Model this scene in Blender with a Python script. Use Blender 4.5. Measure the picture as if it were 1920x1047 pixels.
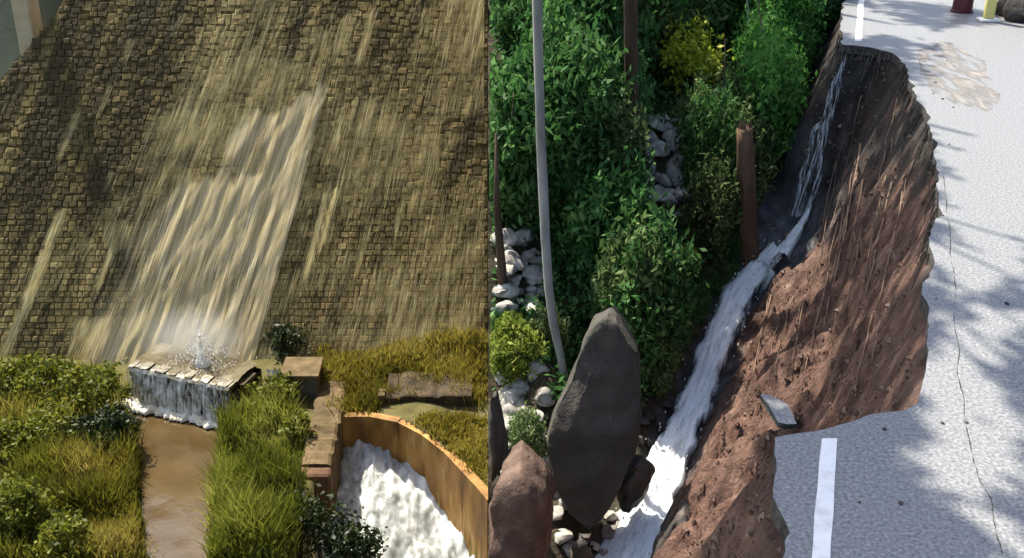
import bpy, bmesh, math, random
import numpy as np
from mathutils import Vector, Matrix, Euler
from mathutils.bvhtree import BVHTree

random.seed(7)
rng = np.random.default_rng(7)
scene = bpy.context.scene
for o in list(bpy.data.objects):
    bpy.data.objects.remove(o)

# ------------------------------------------------------------------ camera, sky, sun, exposure
CAM_Z, PITCH, F, CX, CY = 5.0, math.radians(25), 2059.0, 915.0, 523.5
cam_data = bpy.data.cameras.new('camera')
cam = bpy.data.objects.new('camera', cam_data)
scene.collection.objects.link(cam)
cam.location = (0, 0, CAM_Z)
cam.rotation_euler = (math.radians(90) - PITCH, 0, 0)
cam_data.sensor_width = 36
cam_data.lens = 36 * F / 1920
cam_data.shift_x = (960 - CX) / 1920
cam_data.clip_end = 3000
scene.camera = cam

SUN = Vector((-0.36, 0.47, 0.80)).normalized()          # towards the sun
world = bpy.data.worlds.new('World')
scene.world = world
world.use_nodes = True
wn = world.node_tree
sky = wn.nodes.new('ShaderNodeTexSky')
sky.sky_type = 'NISHITA'
sky.sun_disc = False
sky.sun_elevation = math.asin(SUN.z)
sky.sun_rotation = math.atan2(SUN.x, SUN.y)
sky.dust_density = 2.5
wn.links.new(sky.outputs[0], wn.nodes['Background'].inputs[0])
wn.nodes['Background'].inputs[1].default_value = 0.125
sun_data = bpy.data.lights.new('sun', 'SUN')
sun_data.energy = 5.0
sun_data.angle = math.radians(0.9)
sun_data.color = (1.0, 0.93, 0.80)
sun = bpy.data.objects.new('sun', sun_data)
scene.collection.objects.link(sun)
sun.rotation_euler = SUN.to_track_quat('Z', 'Y').to_euler()
scene.view_settings.view_transform = 'Standard'
scene.view_settings.look = 'None'
scene.view_settings.exposure = 1.22
scene.view_settings.gamma = 1.0

# ------------------------------------------------------------------ helpers
ORD = ('first second third fourth fifth sixth seventh eighth ninth tenth eleventh twelfth thirteenth fourteenth fifteenth sixteenth seventeenth eighteenth nineteenth twentieth '
       '').split()
ORD += ['twenty-' + w for w in ORD[:9]] + ['thirtieth'] + ['thirty-' + w for w in ORD[:9]] + ['fortieth'] + ['forty-' + w for w in ORD[:9]]
COL = scene.collection
CP, SP = math.cos(PITCH), math.sin(PITCH)

def ray(px, py):
    a, b = (px - CX) / F, (CY - py) / F
    return Vector((a, CP + b * SP, -SP + b * CP))

def atz(px, py, z):
    r = ray(px, py)
    return Vector((0, 0, CAM_Z)) + r * ((z - CAM_Z) / r.z)

def aty(px, py, y):
    r = ray(px, py)
    return Vector((0, 0, CAM_Z)) + r * (y / r.y)

def _h(ix, iy, iz):
    n = (ix.astype(np.int64) * 374761393 + iy.astype(np.int64) * 668265263 + iz.astype(np.int64) * 2147483647) & 0xffffffff
    n = ((n ^ (n >> 13)) * 1274126177) & 0xffffffff
    n = n ^ (n >> 16)
    return (n & 0xffff) / 65535.0

def vnoise(x, y, z=0.0):
    x, y, z = np.broadcast_arrays(np.asarray(x, float), np.asarray(y, float), np.asarray(z, float))
    ix, iy, iz = np.floor(x), np.floor(y), np.floor(z)
    fx, fy, fz = x - ix, y - iy, z - iz
    fx, fy, fz = [f * f * (3 - 2 * f) for f in (fx, fy, fz)]
    r = 0
    for dx in (0, 1):
        for dy in (0, 1):
            for dz in (0, 1):
                w = (fx if dx else 1 - fx) * (fy if dy else 1 - fy) * (fz if dz else 1 - fz)
                r = r + w * _h(ix + dx, iy + dy, iz + dz)
    return r * 2 - 1

def fbm(x, y, z=0.0, o=4):
    a, s, r = 1.0, 1.0, 0
    for k in range(o):
        r = r + a * vnoise(np.asarray(x) * s + 17.3 * k, np.asarray(y) * s - 9.1 * k, np.asarray(z) * s + 3.7 * k)
        a *= 0.5
        s *= 2.03
    return r

def mesh_data(name, verts, faces, mat=None, smooth=False, attrs=None):
    me = bpy.data.meshes.new(name)
    verts = np.asarray(verts, dtype=np.float32)
    if isinstance(faces, np.ndarray):
        n, k = faces.shape
        me.vertices.add(len(verts))
        me.vertices.foreach_set('co', verts.ravel())
        me.loops.add(n * k)
        me.loops.foreach_set('vertex_index', faces.astype(np.int32).ravel())
        me.polygons.add(n)
        me.polygons.foreach_set('loop_start', np.arange(0, n * k, k, dtype=np.int32))
        me.update(calc_edges=True)
        me.validate()
    else:
        me.from_pydata([tuple(v) for v in verts.tolist()], [], faces)
    if smooth:
        me.polygons.foreach_set('use_smooth', np.ones(len(me.polygons), dtype=bool))
    for k, v in (attrs or {}).items():
        v = np.asarray(v, dtype=np.float32)
        if v.ndim == 1:
            a = me.attributes.new(k, 'FLOAT', 'POINT')
            a.data.foreach_set('value', v)
        else:
            a = me.attributes.new(k, 'FLOAT_VECTOR', 'POINT')
            a.data.foreach_set('vector', v.ravel())
    if mat:
        me.materials.append(mat)
    me.update()
    return me

def put(name, me, parent=None, loc=None, rot=None, scale=None, label=None, cat=None, group=None, kind=None):
    o = bpy.data.objects.new(name, me)
    COL.objects.link(o)
    if parent is not None:
        o.parent = parent
    if loc is not None:
        o.location = loc
    if rot is not None:
        o.rotation_euler = rot
    if scale is not None:
        o.scale = scale
    for k, v in (('label', label), ('category', cat), ('group', group), ('kind', kind)):
        if v:
            o[k] = v
    return o

def obj(name, verts, faces, mat, parent=None, smooth=False, attrs=None, **kw):
    """a mesh in world coordinates; under a parent it keeps its place"""
    o = put(name, mesh_data(name, verts, faces, mat, smooth, attrs), parent, **kw)
    if parent is not None:
        o.location = -Vector(parent['at']) if 'at' in parent else -parent.location
    return o

def thing(name, loc, label, cat, group=None):
    return put(name, None, loc=loc, label=label, cat=cat, group=group)

class MB:
    def __init__(self):
        self.v, self.f, self.t = [], [], []
    def quadstrip(self, rings, closed=True, cap=True, tint=0.5):
        b = len(self.v)
        n = len(rings[0])
        for r in rings:
            self.v += [tuple(p) for p in r]
            self.t += [tint] * n
        for i in range(len(rings) - 1):
            for j in range(n if closed else n - 1):
                k = (j + 1) % n
                self.f.append((b + i * n + j, b + i * n + k, b + (i + 1) * n + k, b + (i + 1) * n + j))
        if cap and closed:
            self.f.append(tuple(b + j for j in reversed(range(n))))
            self.f.append(tuple(b + (len(rings) - 1) * n + j for j in range(n)))
    def tube(self, pts, rad, n=7, rough=0.0, tint=0.5):
        pts = [Vector(p) for p in pts]
        rings = []
        for i, p in enumerate(pts):
            d = (pts[min(i + 1, len(pts) - 1)] - pts[max(i - 1, 0)]).normalized()
            a = d.cross(Vector((0.3, 0.2, 1)) if abs(d.z) < 0.9 else Vector((1, 0.1, 0))).normalized()
            b = d.cross(a)
            r = rad[i] if isinstance(rad, (list, tuple)) else rad
            rings.append([p + (a * math.cos(t) + b * math.sin(t)) * r * (1 + rough * random.uniform(-1, 1))
                          for t in [2 * math.pi * j / n for j in range(n)]])
        self.quadstrip(rings, tint=tint)
    def box(self, x0, x1, y0, y1, z0, z1):
        b = len(self.v)
        self.v += [(x0, y0, z0), (x1, y0, z0), (x1, y1, z0), (x0, y1, z0), (x0, y0, z1), (x1, y0, z1), (x1, y1, z1), (x0, y1, z1)]
        self.t += [0.5] * 8
        self.f += [tuple(b + i for i in q) for q in ((0, 3, 2, 1), (4, 5, 6, 7), (0, 1, 5, 4), (1, 2, 6, 5), (2, 3, 7, 6), (3, 0, 4, 7))]
    def prism(self, poly, z0, z1):
        """vertical prism over a plan polygon (counter-clockwise)"""
        b, n = len(self.v), len(poly)
        zz0 = z0 if isinstance(z0, (list, tuple)) else [z0] * n
        zz1 = z1 if isinstance(z1, (list, tuple)) else [z1] * n
        self.v += [(p[0], p[1], zz0[i]) for i, p in enumerate(poly)] + [(p[0], p[1], zz1[i]) for i, p in enumerate(poly)]
        self.t += [0.5] * (2 * n)
        self.f.append(tuple(b + i for i in reversed(range(n))))
        self.f.append(tuple(b + n + i for i in range(n)))
        for i in range(n):
            j = (i + 1) % n
            self.f.append((b + i, b + j, b + n + j, b + n + i))
    def build(self, name, mat, parent=None, smooth=False, bevel=0, **kw):
        o = obj(name, self.v, self.f, mat, parent, smooth, {'tint': self.t}, **kw)
        if bevel:
            m = o.modifiers.new('bevel', 'BEVEL')
            m.width, m.segments, m.limit_method = bevel, 2, 'ANGLE'
        return o

# ------------------------------------------------------------------ materials
def lin(r, g, b):
    return tuple((c / 255 / 12.92 if c / 255 <= 0.04045 else ((c / 255 + 0.055) / 1.055) ** 2.4) for c in (r, g, b))

def material(name, cols, scale=3.0, detail=6, rough=0.8, bump=0.3, bscale=None, bdist=0.05, stretch=(1, 1, 1), rot=(0, 0, 0), attr=None,
             objrand=0.0, distort=0.0, second=None, spec=0.3, vec=None, coat=0.0, translucent=0.0, lo=0.3, hi=0.7, aw=0.35, alpha=None):
    """cols: colours blended by a noise (or by a float attribute); second = (cols2, attribute) mixes in another set by attribute"""
    m = bpy.data.materials.new(name)
    m.use_nodes = True
    nt = m.node_tree
    N, L = nt.nodes, nt.links
    bs = N['Principled BSDF']
    bs.inputs['Roughness'].default_value = rough
    bs.inputs['Specular IOR Level'].default_value = spec
    bs.inputs['Coat Weight'].default_value = coat
    if vec == 'face':                       # across and down the dam's face, following the lean of the streaks
        g = N.new('ShaderNodeNewGeometry'); cb = N.new('ShaderNodeCombineXYZ')
        for i, dvec in enumerate(((1, 0, -.366), (0, 0, 1.22))):
            dp = N.new('ShaderNodeVectorMath'); dp.operation = 'DOT_PRODUCT'; dp.inputs[1].default_value = dvec
            L.new(g.outputs['Position'], dp.inputs[0]); L.new(dp.outputs['Value'], cb.inputs[i])
        src = cb.outputs[0]
    elif vec:
        at = N.new('ShaderNodeAttribute'); at.attribute_name = vec; src = at.outputs['Vector']
    else:
        src = N.new('ShaderNodeNewGeometry').outputs['Position']
    mp = N.new('ShaderNodeMapping')
    mp.inputs['Rotation'].default_value = rot
    mp.inputs['Scale'].default_value = stretch
    L.new(src, mp.inputs['Vector'])
    def ramp(cs):
        r = N.new('ShaderNodeValToRGB')
        while len(r.color_ramp.elements) < len(cs):
            r.color_ramp.elements.new(0.5)
        for i, c in enumerate(cs):
            r.color_ramp.elements[i].position = lo + (hi - lo) * i / max(1, len(cs) - 1)
            r.color_ramp.elements[i].color = (*c, 1)
        return r
    nz = N.new('ShaderNodeTexNoise')
    nz.inputs['Scale'].default_value = scale
    nz.inputs['Detail'].default_value = detail
    nz.inputs['Roughness'].default_value = 0.6
    nz.inputs['Distortion'].default_value = distort
    L.new(mp.outputs[0], nz.inputs['Vector'])
    r1 = ramp(cols)
    if attr:
        at = N.new('ShaderNodeAttribute'); at.attribute_name = attr
        ad = N.new('ShaderNodeMath'); ad.operation = 'MULTIPLY_ADD'
        L.new(nz.outputs[0], ad.inputs[0]); ad.inputs[1].default_value = aw
        sb = N.new('ShaderNodeMath'); sb.operation = 'SUBTRACT'
        L.new(at.outputs['Fac'], sb.inputs[0]); sb.inputs[1].default_value = aw / 2
        L.new(sb.outputs[0], ad.inputs[2])
        L.new(ad.outputs[0], r1.inputs[0])
        for i, e in enumerate(r1.color_ramp.elements):
            e.position = i / max(1, len(cols) - 1)
    else:
        L.new(nz.outputs[0], r1.inputs[0])
    col = r1.outputs[0]
    for cs, an in (second or []):
        r2 = ramp(cs); L.new(nz.outputs[0], r2.inputs[0])
        at2 = N.new('ShaderNodeAttribute'); at2.attribute_name = an
        mx = N.new('ShaderNodeMix'); mx.data_type = 'RGBA'
        L.new(at2.outputs['Fac'], mx.inputs[0]); L.new(col, mx.inputs[6]); L.new(r2.outputs[0], mx.inputs[7])
        col = mx.outputs[2]
    if objrand:
        oi = N.new('ShaderNodeObjectInfo')
        hs = N.new('ShaderNodeHueSaturation')
        mr = N.new('ShaderNodeMapRange')
        mr.inputs[3].default_value = 1 - objrand; mr.inputs[4].default_value = 1 + objrand
        L.new(oi.outputs['Random'], mr.inputs[0]); L.new(mr.outputs[0], hs.inputs['Value']); L.new(col, hs.inputs['Color'])
        col = hs.outputs[0]
    L.new(col, bs.inputs['Base Color'])
    if bump:
        n2 = N.new('ShaderNodeTexNoise')
        n2.inputs['Scale'].default_value = bscale or scale * 4
        n2.inputs['Detail'].default_value = 8
        n2.inputs['Roughness'].default_value = 0.65
        L.new(mp.outputs[0], n2.inputs['Vector'])
        bp = N.new('ShaderNodeBump')
        bp.inputs['Strength'].default_value = bump
        bp.inputs['Distance'].default_value = bdist
        L.new(n2.outputs[0], bp.inputs['Height']); L.new(bp.outputs[0], bs.inputs['Normal'])
    if alpha:                               # a film with gaps: (scale, stretch, low, high)
        m3 = N.new('ShaderNodeMapping'); m3.inputs['Scale'].default_value = alpha[1]; L.new(src, m3.inputs[0])
        n3 = N.new('ShaderNodeTexNoise'); n3.inputs['Scale'].default_value = alpha[0]; n3.inputs['Detail'].default_value = 5
        L.new(m3.outputs[0], n3.inputs['Vector'])
        mr3 = N.new('ShaderNodeMapRange'); mr3.inputs[1].default_value = alpha[2]; mr3.inputs[2].default_value = alpha[3]
        L.new(n3.outputs[0], mr3.inputs[0]); L.new(mr3.outputs[0], bs.inputs['Alpha'])
    if translucent:
        tr = N.new('ShaderNodeBsdfTranslucent'); L.new(col, tr.inputs[0])
        ms = N.new('ShaderNodeMixShader'); ms.inputs[0].default_value = translucent
        L.new(bs.outputs[0], ms.inputs[1]); L.new(tr.outputs[0], ms.inputs[2]); L.new(ms.outputs[0], N['Material Output'].inputs[0])
    return m

LEAN = math.radians(-17)        # the dam's streaks lean to one side
M = {}
M['stone'] = material('dam_stone', [(0.055, 0.036, 0.0101), (0.115, 0.079, 0.0234), (0.185, 0.132, 0.0445), (0.30, 0.225, 0.0858)], scale=1.0, rough=0.8, bump=0.5, bscale=9,
                      stretch=(1.1, .10, 1), vec='face', objrand=0.22, lo=.34, hi=.66)
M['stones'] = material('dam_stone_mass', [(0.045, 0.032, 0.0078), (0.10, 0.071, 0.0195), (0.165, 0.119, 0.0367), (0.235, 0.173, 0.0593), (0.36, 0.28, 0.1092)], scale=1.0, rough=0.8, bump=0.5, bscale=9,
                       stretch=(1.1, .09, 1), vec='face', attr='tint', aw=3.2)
M['mortar'] = material('dam_mortar', [(0.05, 0.035, 0.0101), (0.10, 0.072, 0.0226), (0.16, 0.118, 0.0390)], scale=1.5, rough=0.9, bump=0.6, bscale=8, vec='face', stretch=(1.3, .2, 1))
def water_film_material(name, cols, freq=(6.5, .26), fine=(26, .9), soft=2.4, gain=1.65, off=.26, mix=.4, top=.82):
    """a thin film of silty water: long soft strands, its cover set by the attribute wet"""
    m = bpy.data.materials.new(name); m.use_nodes = True
    N, L = m.node_tree.nodes, m.node_tree.links
    bs = N['Principled BSDF']; bs.inputs['Roughness'].default_value = .5; bs.inputs['Specular IOR Level'].default_value = .15
    at = N.new('ShaderNodeAttribute'); at.attribute_name = 'flow'
    def noise(fr, det):
        mp = N.new('ShaderNodeMapping'); mp.inputs['Scale'].default_value = (fr[0], fr[1], 1); L.new(at.outputs['Vector'], mp.inputs[0])
        nz = N.new('ShaderNodeTexNoise'); nz.inputs['Scale'].default_value = 1; nz.inputs['Detail'].default_value = det; nz.inputs['Roughness'].default_value = .6
        L.new(mp.outputs[0], nz.inputs['Vector']); return nz.outputs[0]
    n1, n2 = noise(freq, 6), noise(fine, 4)
    def math_(op, a, b):
        k = N.new('ShaderNodeMath'); k.operation = op
        for i, v in ((0, a), (1, b)):
            if isinstance(v, (int, float)): k.inputs[i].default_value = v
            else: L.new(v, k.inputs[i])
        return k.outputs[0]
    n = math_('ADD', math_('MULTIPLY', n1, mix), math_('MULTIPLY', n2, 1 - mix))
    w = N.new('ShaderNodeAttribute'); w.attribute_name = 'wet'
    a = math_('ADD', math_('MULTIPLY', math_('SUBTRACT', n, .5), soft), math_('SUBTRACT', math_('MULTIPLY', w.outputs['Fac'], gain), off))
    cl = N.new('ShaderNodeClamp'); L.new(a, cl.inputs[0]); cl.inputs[2].default_value = top
    L.new(cl.outputs[0], bs.inputs['Alpha'])
    r = N.new('ShaderNodeValToRGB')
    while len(r.color_ramp.elements) < len(cols): r.color_ramp.elements.new(.5)
    for i, c in enumerate(cols):
        r.color_ramp.elements[i].position = .35 + .3 * i / (len(cols) - 1); r.color_ramp.elements[i].color = (*c, 1)
    L.new(n, r.inputs[0]); L.new(r.outputs[0], bs.inputs['Base Color'])
    bp = N.new('ShaderNodeBump'); bp.inputs['Strength'].default_value = .5; bp.inputs['Distance'].default_value = .08
    L.new(n, bp.inputs['Height']); L.new(bp.outputs[0], bs.inputs['Normal'])
    return m
M['fan'] = water_film_material('silty_water_fan', [(0.32, 0.23, 0.0697), (0.52, 0.40, 0.1476), (0.68, 0.565, 0.2542), (0.84, 0.75, 0.4100)])
M['fan_sheet'] = water_film_material('silty_water_sheet', [(0.34, 0.25, 0.10), (0.50, 0.395, 0.19), (0.66, 0.55, 0.31), (0.82, 0.74, 0.50)], fine=(24, .45), soft=2.0, gain=1.7, off=.20, mix=.35, top=.84)
M['curtain'] = water_film_material('weir_curtain_water', [(0.45, 0.41, 0.30), (0.68, 0.64, 0.52), (0.86, 0.84, 0.76)], freq=(3.0, .7), fine=(9, 2.2), soft=5.0, gain=1.2, off=.36, mix=.5, top=.97)
M['pool_foam'] = water_film_material('pool_foam', [(0.36, 0.38, 0.37), (0.58, 0.60, 0.58), (0.82, 0.82, 0.78)], freq=(1.3, .6), fine=(4.0, 2.0), soft=3.5, gain=1.4, off=.34, mix=.6, top=.97)
M['pool_water'] = material('pool_water', [(0.20, 0.22, 0.21), (0.30, 0.32, 0.31)], scale=1.5, rough=.25, bump=.4, bscale=5)
M['film'] = material('muddy_water_film', [(0.075, 0.058, 0.030), (0.12, 0.098, 0.055), (0.20, 0.175, 0.115)], scale=1.3, rough=0.75, spec=.1, bump=0.8, bscale=5, bdist=.12)
M['foam'] = material('foam', [(0.46, 0.40, 0.27), (0.72, 0.67, 0.54), (0.85, 0.82, 0.74)], scale=2.2, rough=0.45, bump=0.6, bscale=7, bdist=0.12)
M['spill_foam'] = material('spillway_foam', [(0.34, 0.37, 0.37), (0.55, 0.58, 0.57), (0.86, 0.86, 0.82)], scale=1.3, rough=0.5, bump=0.9, bscale=6, bdist=0.14)
M['brown_water'] = material('brown_water', [(0.046, 0.028, 0.009), (0.062, 0.040, 0.014), (0.085, 0.058, 0.023)], scale=0.5, rough=0.09, bump=0.22, bscale=2.2, spec=0.5)
M['orange_concrete'] = material('stained_orange_concrete', [(0.07, 0.033, 0.006), (0.20, 0.095, 0.017), (0.34, 0.175, 0.04), (0.50, 0.32, 0.12)], scale=1.1, detail=10, rough=0.6, bump=0.25, stretch=(1, 1, .3), objrand=0.25)
M['brown_concrete'] = material('brown_concrete', [(0.05, 0.033, 0.012), (0.10, 0.068, 0.028), (0.16, 0.11, 0.05)], scale=1.6, detail=10, rough=0.85, bump=0.8)
M['pale_concrete'] = material('pale_concrete', [(0.40, 0.33, 0.19), (0.48, 0.41, 0.26), (0.55, 0.47, 0.31)], scale=1.5, rough=0.8, bump=0.3)
M['grey_concrete'] = material('grey_concrete', [(0.06, 0.052, 0.036), (0.10, 0.088, 0.062), (0.15, 0.135, 0.10)], scale=1.5, rough=0.8, bump=0.3)
M['wet_stone'] = material('wet_weir_stone', [(0.05, 0.042, 0.026), (0.14, 0.12, 0.08), (0.29, 0.26, 0.185)], scale=2.5, rough=0.4, bump=0.4, objrand=0.35)
M['valley'] = material('valley_soil', [(0.04, 0.035, 0.012), (0.08, 0.07, 0.02), (0.12, 0.10, 0.04)], scale=0.8, rough=0.95, bump=0.5)
M['far_hill'] = material('far_hill', [(0.05, 0.06, 0.04), (0.10, 0.12, 0.085)], scale=0.2, rough=0.95, bump=0.5)
M['reservoir'] = material('still_water', [(0.03, 0.05, 0.05), (0.05, 0.075, 0.07)], scale=0.3, rough=0.1, bump=0.05)
GR = [(0.05, 0.058, 0.006), (0.12, 0.13, 0.014), (0.22, 0.205, 0.03), (0.32, 0.27, 0.075)]
M['grass'] = material('grass', GR, scale=0.5, rough=0.6, bump=0, attr='tint', translucent=0.42)
M['grass_fresh'] = material('grass_fresh', [(0.045, 0.056, 0.006), (0.13, 0.150, 0.016), (0.23, 0.245, 0.04), (0.32, 0.31, 0.08)], scale=0.5, rough=0.6, bump=0, attr='tint', translucent=0.42)
M['grass_dry'] = material('grass_dry', [(0.07, 0.065, 0.009), (0.16, 0.14, 0.018), (0.27, 0.225, 0.035), (0.36, 0.30, 0.08)], scale=0.5, rough=0.6, bump=0, attr='tint', translucent=0.42)
M['bush'] = material('bush_leaves', [(0.035, 0.045, 0.004), (0.09, 0.11, 0.010), (0.17, 0.185, 0.022), (0.25, 0.24, 0.04)], scale=0.6, rough=0.55, bump=0, attr='tint', translucent=0.42)
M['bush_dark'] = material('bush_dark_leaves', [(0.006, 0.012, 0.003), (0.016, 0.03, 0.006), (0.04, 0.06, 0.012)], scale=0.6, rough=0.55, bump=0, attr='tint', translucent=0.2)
FG = [(0.018, 0.050, 0.014), (0.040, 0.115, 0.030), (0.080, 0.190, 0.05), (0.15, 0.27, 0.085)]
M['leaf'] = material('forest_leaves', FG, scale=0.7, rough=0.6, spec=0.15, bump=0, attr='tint', translucent=0.4, objrand=0.3)
M['leaf_bright'] = material('fresh_forest_leaves', [(0.03, 0.085, 0.016), (0.065, 0.19, 0.035), (0.12, 0.30, 0.06), (0.19, 0.38, 0.10)], scale=0.7, rough=0.6, spec=0.15, bump=0, attr='tint', translucent=0.4)
M['crown_leaf'] = material('crown_leaves', FG, scale=0.7, rough=0.6, spec=0.15, bump=0, attr='tint', translucent=0.12)
M['leaf_mid'] = material('mixed_forest_leaves', [(0.03, 0.05, 0.018), (0.075, 0.12, 0.04), (0.14, 0.19, 0.065), (0.24, 0.29, 0.12)], scale=0.7, rough=0.6, spec=0.15, bump=0, attr='tint', translucent=0.4, objrand=0.3)
M['leaf_lime'] = material('lime_leaves', [(0.05, 0.08, 0.012), (0.12, 0.17, 0.02), (0.22, 0.27, 0.04), (0.38, 0.40, 0.12)], scale=0.7, rough=0.6, spec=0.15, bump=0, attr='tint', translucent=0.4)
M['leaf_sun_yellow'] = material('sun_yellow_leaves', [(0.14, 0.19, 0.015), (0.34, 0.40, 0.03), (0.52, 0.54, 0.07), (0.66, 0.64, 0.22)], scale=0.7, rough=0.6, spec=0.15, bump=0, attr='tint', translucent=0.45)  # sunlight painted into the yellow green leaf colour
M['bark'] = material('bark', [(0.03, 0.02, 0.012), (0.07, 0.045, 0.028), (0.12, 0.08, 0.05)], scale=3, rough=0.9, bump=0.7, stretch=(1, 1, .2))
M['red_bark'] = material('red_brown_bark', [(0.05, 0.028, 0.015), (0.11, 0.065, 0.038), (0.17, 0.105, 0.065)], scale=3, rough=0.9, bump=0.7, stretch=(1, 1, .2))
M['grey_pole'] = material('grey_bare_wood', [(0.15, 0.155, 0.14), (0.25, 0.25, 0.23), (0.34, 0.34, 0.31)], scale=4, rough=0.7, bump=0.4, stretch=(1, 1, .15))
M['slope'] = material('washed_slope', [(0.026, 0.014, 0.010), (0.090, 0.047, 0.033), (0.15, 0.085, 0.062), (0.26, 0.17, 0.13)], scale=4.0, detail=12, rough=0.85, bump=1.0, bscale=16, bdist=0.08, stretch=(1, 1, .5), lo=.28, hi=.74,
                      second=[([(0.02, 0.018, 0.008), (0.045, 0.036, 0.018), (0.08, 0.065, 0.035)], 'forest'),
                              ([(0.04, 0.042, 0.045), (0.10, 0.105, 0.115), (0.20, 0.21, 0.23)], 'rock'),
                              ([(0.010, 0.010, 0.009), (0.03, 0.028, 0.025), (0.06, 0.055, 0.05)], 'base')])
M['asphalt'] = material('worn_asphalt', [(0.075, 0.078, 0.083), (0.15, 0.154, 0.16), (0.23, 0.234, 0.238), (0.37, 0.37, 0.365)], scale=32, detail=15, rough=0.5, bump=0.4, bscale=80, bdist=0.008, lo=.28, hi=.72)
M['paint'] = material('road_paint', [(0.62, 0.62, 0.60), (0.8, 0.8, 0.78), (0.84, 0.84, 0.82)], scale=5, rough=0.6, bump=0.2, bscale=40, bdist=0.01)
M['dust'] = material('pale_silt', [(0.25, 0.25, 0.22), (0.38, 0.37, 0.33), (0.48, 0.47, 0.43)], scale=4, rough=0.8, bump=0.6, bscale=25)
M['slab'] = material('dark_boulder', [(0.034, 0.033, 0.026), (0.055, 0.051, 0.041), (0.095, 0.078, 0.060)], scale=1.6, detail=12, rough=0.75, bump=0.7, bscale=14)
M['brown_rock'] = material('brown_rock', [(0.06, 0.035, 0.024), (0.11, 0.068, 0.05), (0.21, 0.14, 0.10)], scale=2.6, detail=12, rough=0.8, bump=0.8, bscale=14)
M['dark_rock'] = material('dark_rock', [(0.02, 0.018, 0.015), (0.045, 0.038, 0.034), (0.08, 0.065, 0.055)], scale=2.5, rough=0.6, bump=0.5, objrand=0.3)
M['pale_rock'] = material('pale_rock', [(0.13, 0.115, 0.09), (0.33, 0.31, 0.27), (0.55, 0.53, 0.48)], scale=3, rough=0.75, bump=0.5, objrand=0.3)
M['cascade'] = water_film_material('rushing_water', [(0.50, 0.57, 0.59), (0.78, 0.83, 0.84), (0.94, 0.95, 0.95)], freq=(5, .8), fine=(18, 2.2), soft=4.0, gain=1.6, off=.36, mix=.5, top=.97)
M['trickle'] = material('thin_trickle', [(0.22, 0.25, 0.27), (0.45, 0.50, 0.53), (0.75, 0.79, 0.8)], scale=3, detail=8, rough=0.3, bump=0.5, vec='flow', stretch=(9, 1.4, 1), alpha=(3.0, (9, 1.0, 1), .42, .62))
M['spray'] = material('white_spray', [(0.8, 0.8, 0.78), (0.86, 0.86, 0.84)], scale=3, rough=.5, bump=0, translucent=.55)
M['root'] = material('pale_root', [(0.14, 0.09, 0.06), (0.25, 0.17, 0.12)], scale=5, rough=0.8, bump=0.3, objrand=0.4)
M['maroon'] = material('maroon_plastic', [(0.085, 0.02, 0.025), (0.11, 0.03, 0.035)], scale=4, rough=0.4, bump=0.1)
M['band'] = material('white_band', [(0.7, 0.7, 0.68), (0.8, 0.8, 0.78)], scale=4, rough=0.4, bump=0)
M['yellow'] = material('yellow_paint', [(0.6, 0.52, 0.16), (0.72, 0.64, 0.24)], scale=4, rough=0.5, bump=0.1)
M['clay'] = material('clay_side', [(0.06, 0.04, 0.02), (0.11, 0.075, 0.045)], scale=1, rough=0.9, bump=0.6)

# ================================================================== THE VALLEY WITH THE DAM
G0 = -20.0                                  # valley floor
DAM_Y, SL = 44.0, math.radians(55)          # foot line and slope of the face
FN = Vector((0, -math.sin(SL), math.cos(SL)))
FT = Vector((0, math.cos(SL), math.sin(SL)))

def face(px, py, out=0.0):
    """the point of the dam's face seen at a place of the photograph, as (X, t up the slope)"""
    r = ray(px, py)
    p0 = Vector((0, DAM_Y, G0)) + FN * out
    k = (p0 - Vector((0, 0, CAM_Z))).dot(FN) / r.dot(FN)
    p = Vector((0, 0, CAM_Z)) + r * k
    return p.x, (p - p0).dot(FT)

def fp(x, t, out=0.0):
    return Vector((x, DAM_Y, G0)) + FT * t + FN * out

CREST = 19.0
def dam_end(t):
    """X of the dam's far end, stepping out towards the foot"""
    return -20.7 - max(0, 17.6 - t) * 0.75

CH_L = [atz(205, 752, -20.5), atz(252, 800, -20.5), atz(262, 880, -20.5), atz(272, 1047, -20.5)]
CH_R = [atz(440, 790, -20.5), atz(414, 830, -20.5), atz(402, 900, -20.5), atz(392, 1047, -20.5)]
def chan(y):
    """left and right edge of the channel at a depth y"""
    def ip(ps):
        ys = [p.y for p in reversed(ps)]; xs = [p.x for p in reversed(ps)]
        return np.interp(y, ys, xs)
    return ip(CH_L), ip(CH_R)

WALL_TOP = [(628, 782), (690, 781), (745, 792), (790, 815), (830, 846), (866, 884), (893, 913), (914, 938)]
WT = [atz(px, py, -19.9) for px, py in WALL_TOP]

def wall_y(x):
    """the curved wall's depth at x (pool on the near side)"""
    return np.interp(x, [p.x for p in WT], [p.y for p in WT])

def valley_h(x, y):
    x, y = np.asarray(x, float), np.asarray(y, float)
    z = G0 + 0.22 * fbm(x * .35, y * .35) + 0.0 * x
    # a bank rises to the dam's foot on the near end, and a little everywhere
    z = z + np.clip((y - 41.5) / 3.0, 0, 1) * (0.35 + 0.7 * np.clip((x + 9) / 9, 0, 1))
    l, r = chan(y)
    inside = np.clip(np.minimum(x - l, r - x) / 0.35 + 0.6, 0, 1) * (y < 41.6)
    z = z * (1 - inside) + (-21.1) * inside
    pool = (x > WT[0].x - 0.2) & (y < wall_y(x) + 0.15)
    z = np.where(pool, -25.0, z)
    # steep bank behind the pool's curved wall, on the near end
    side = np.clip((x + 3.2) / 3.2, 0, 1) * np.clip((wall_y(x) + 3.5 - y) / 3.5, 0, 1) * (~pool)
    z = z + side * 0.15
    return z

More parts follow.
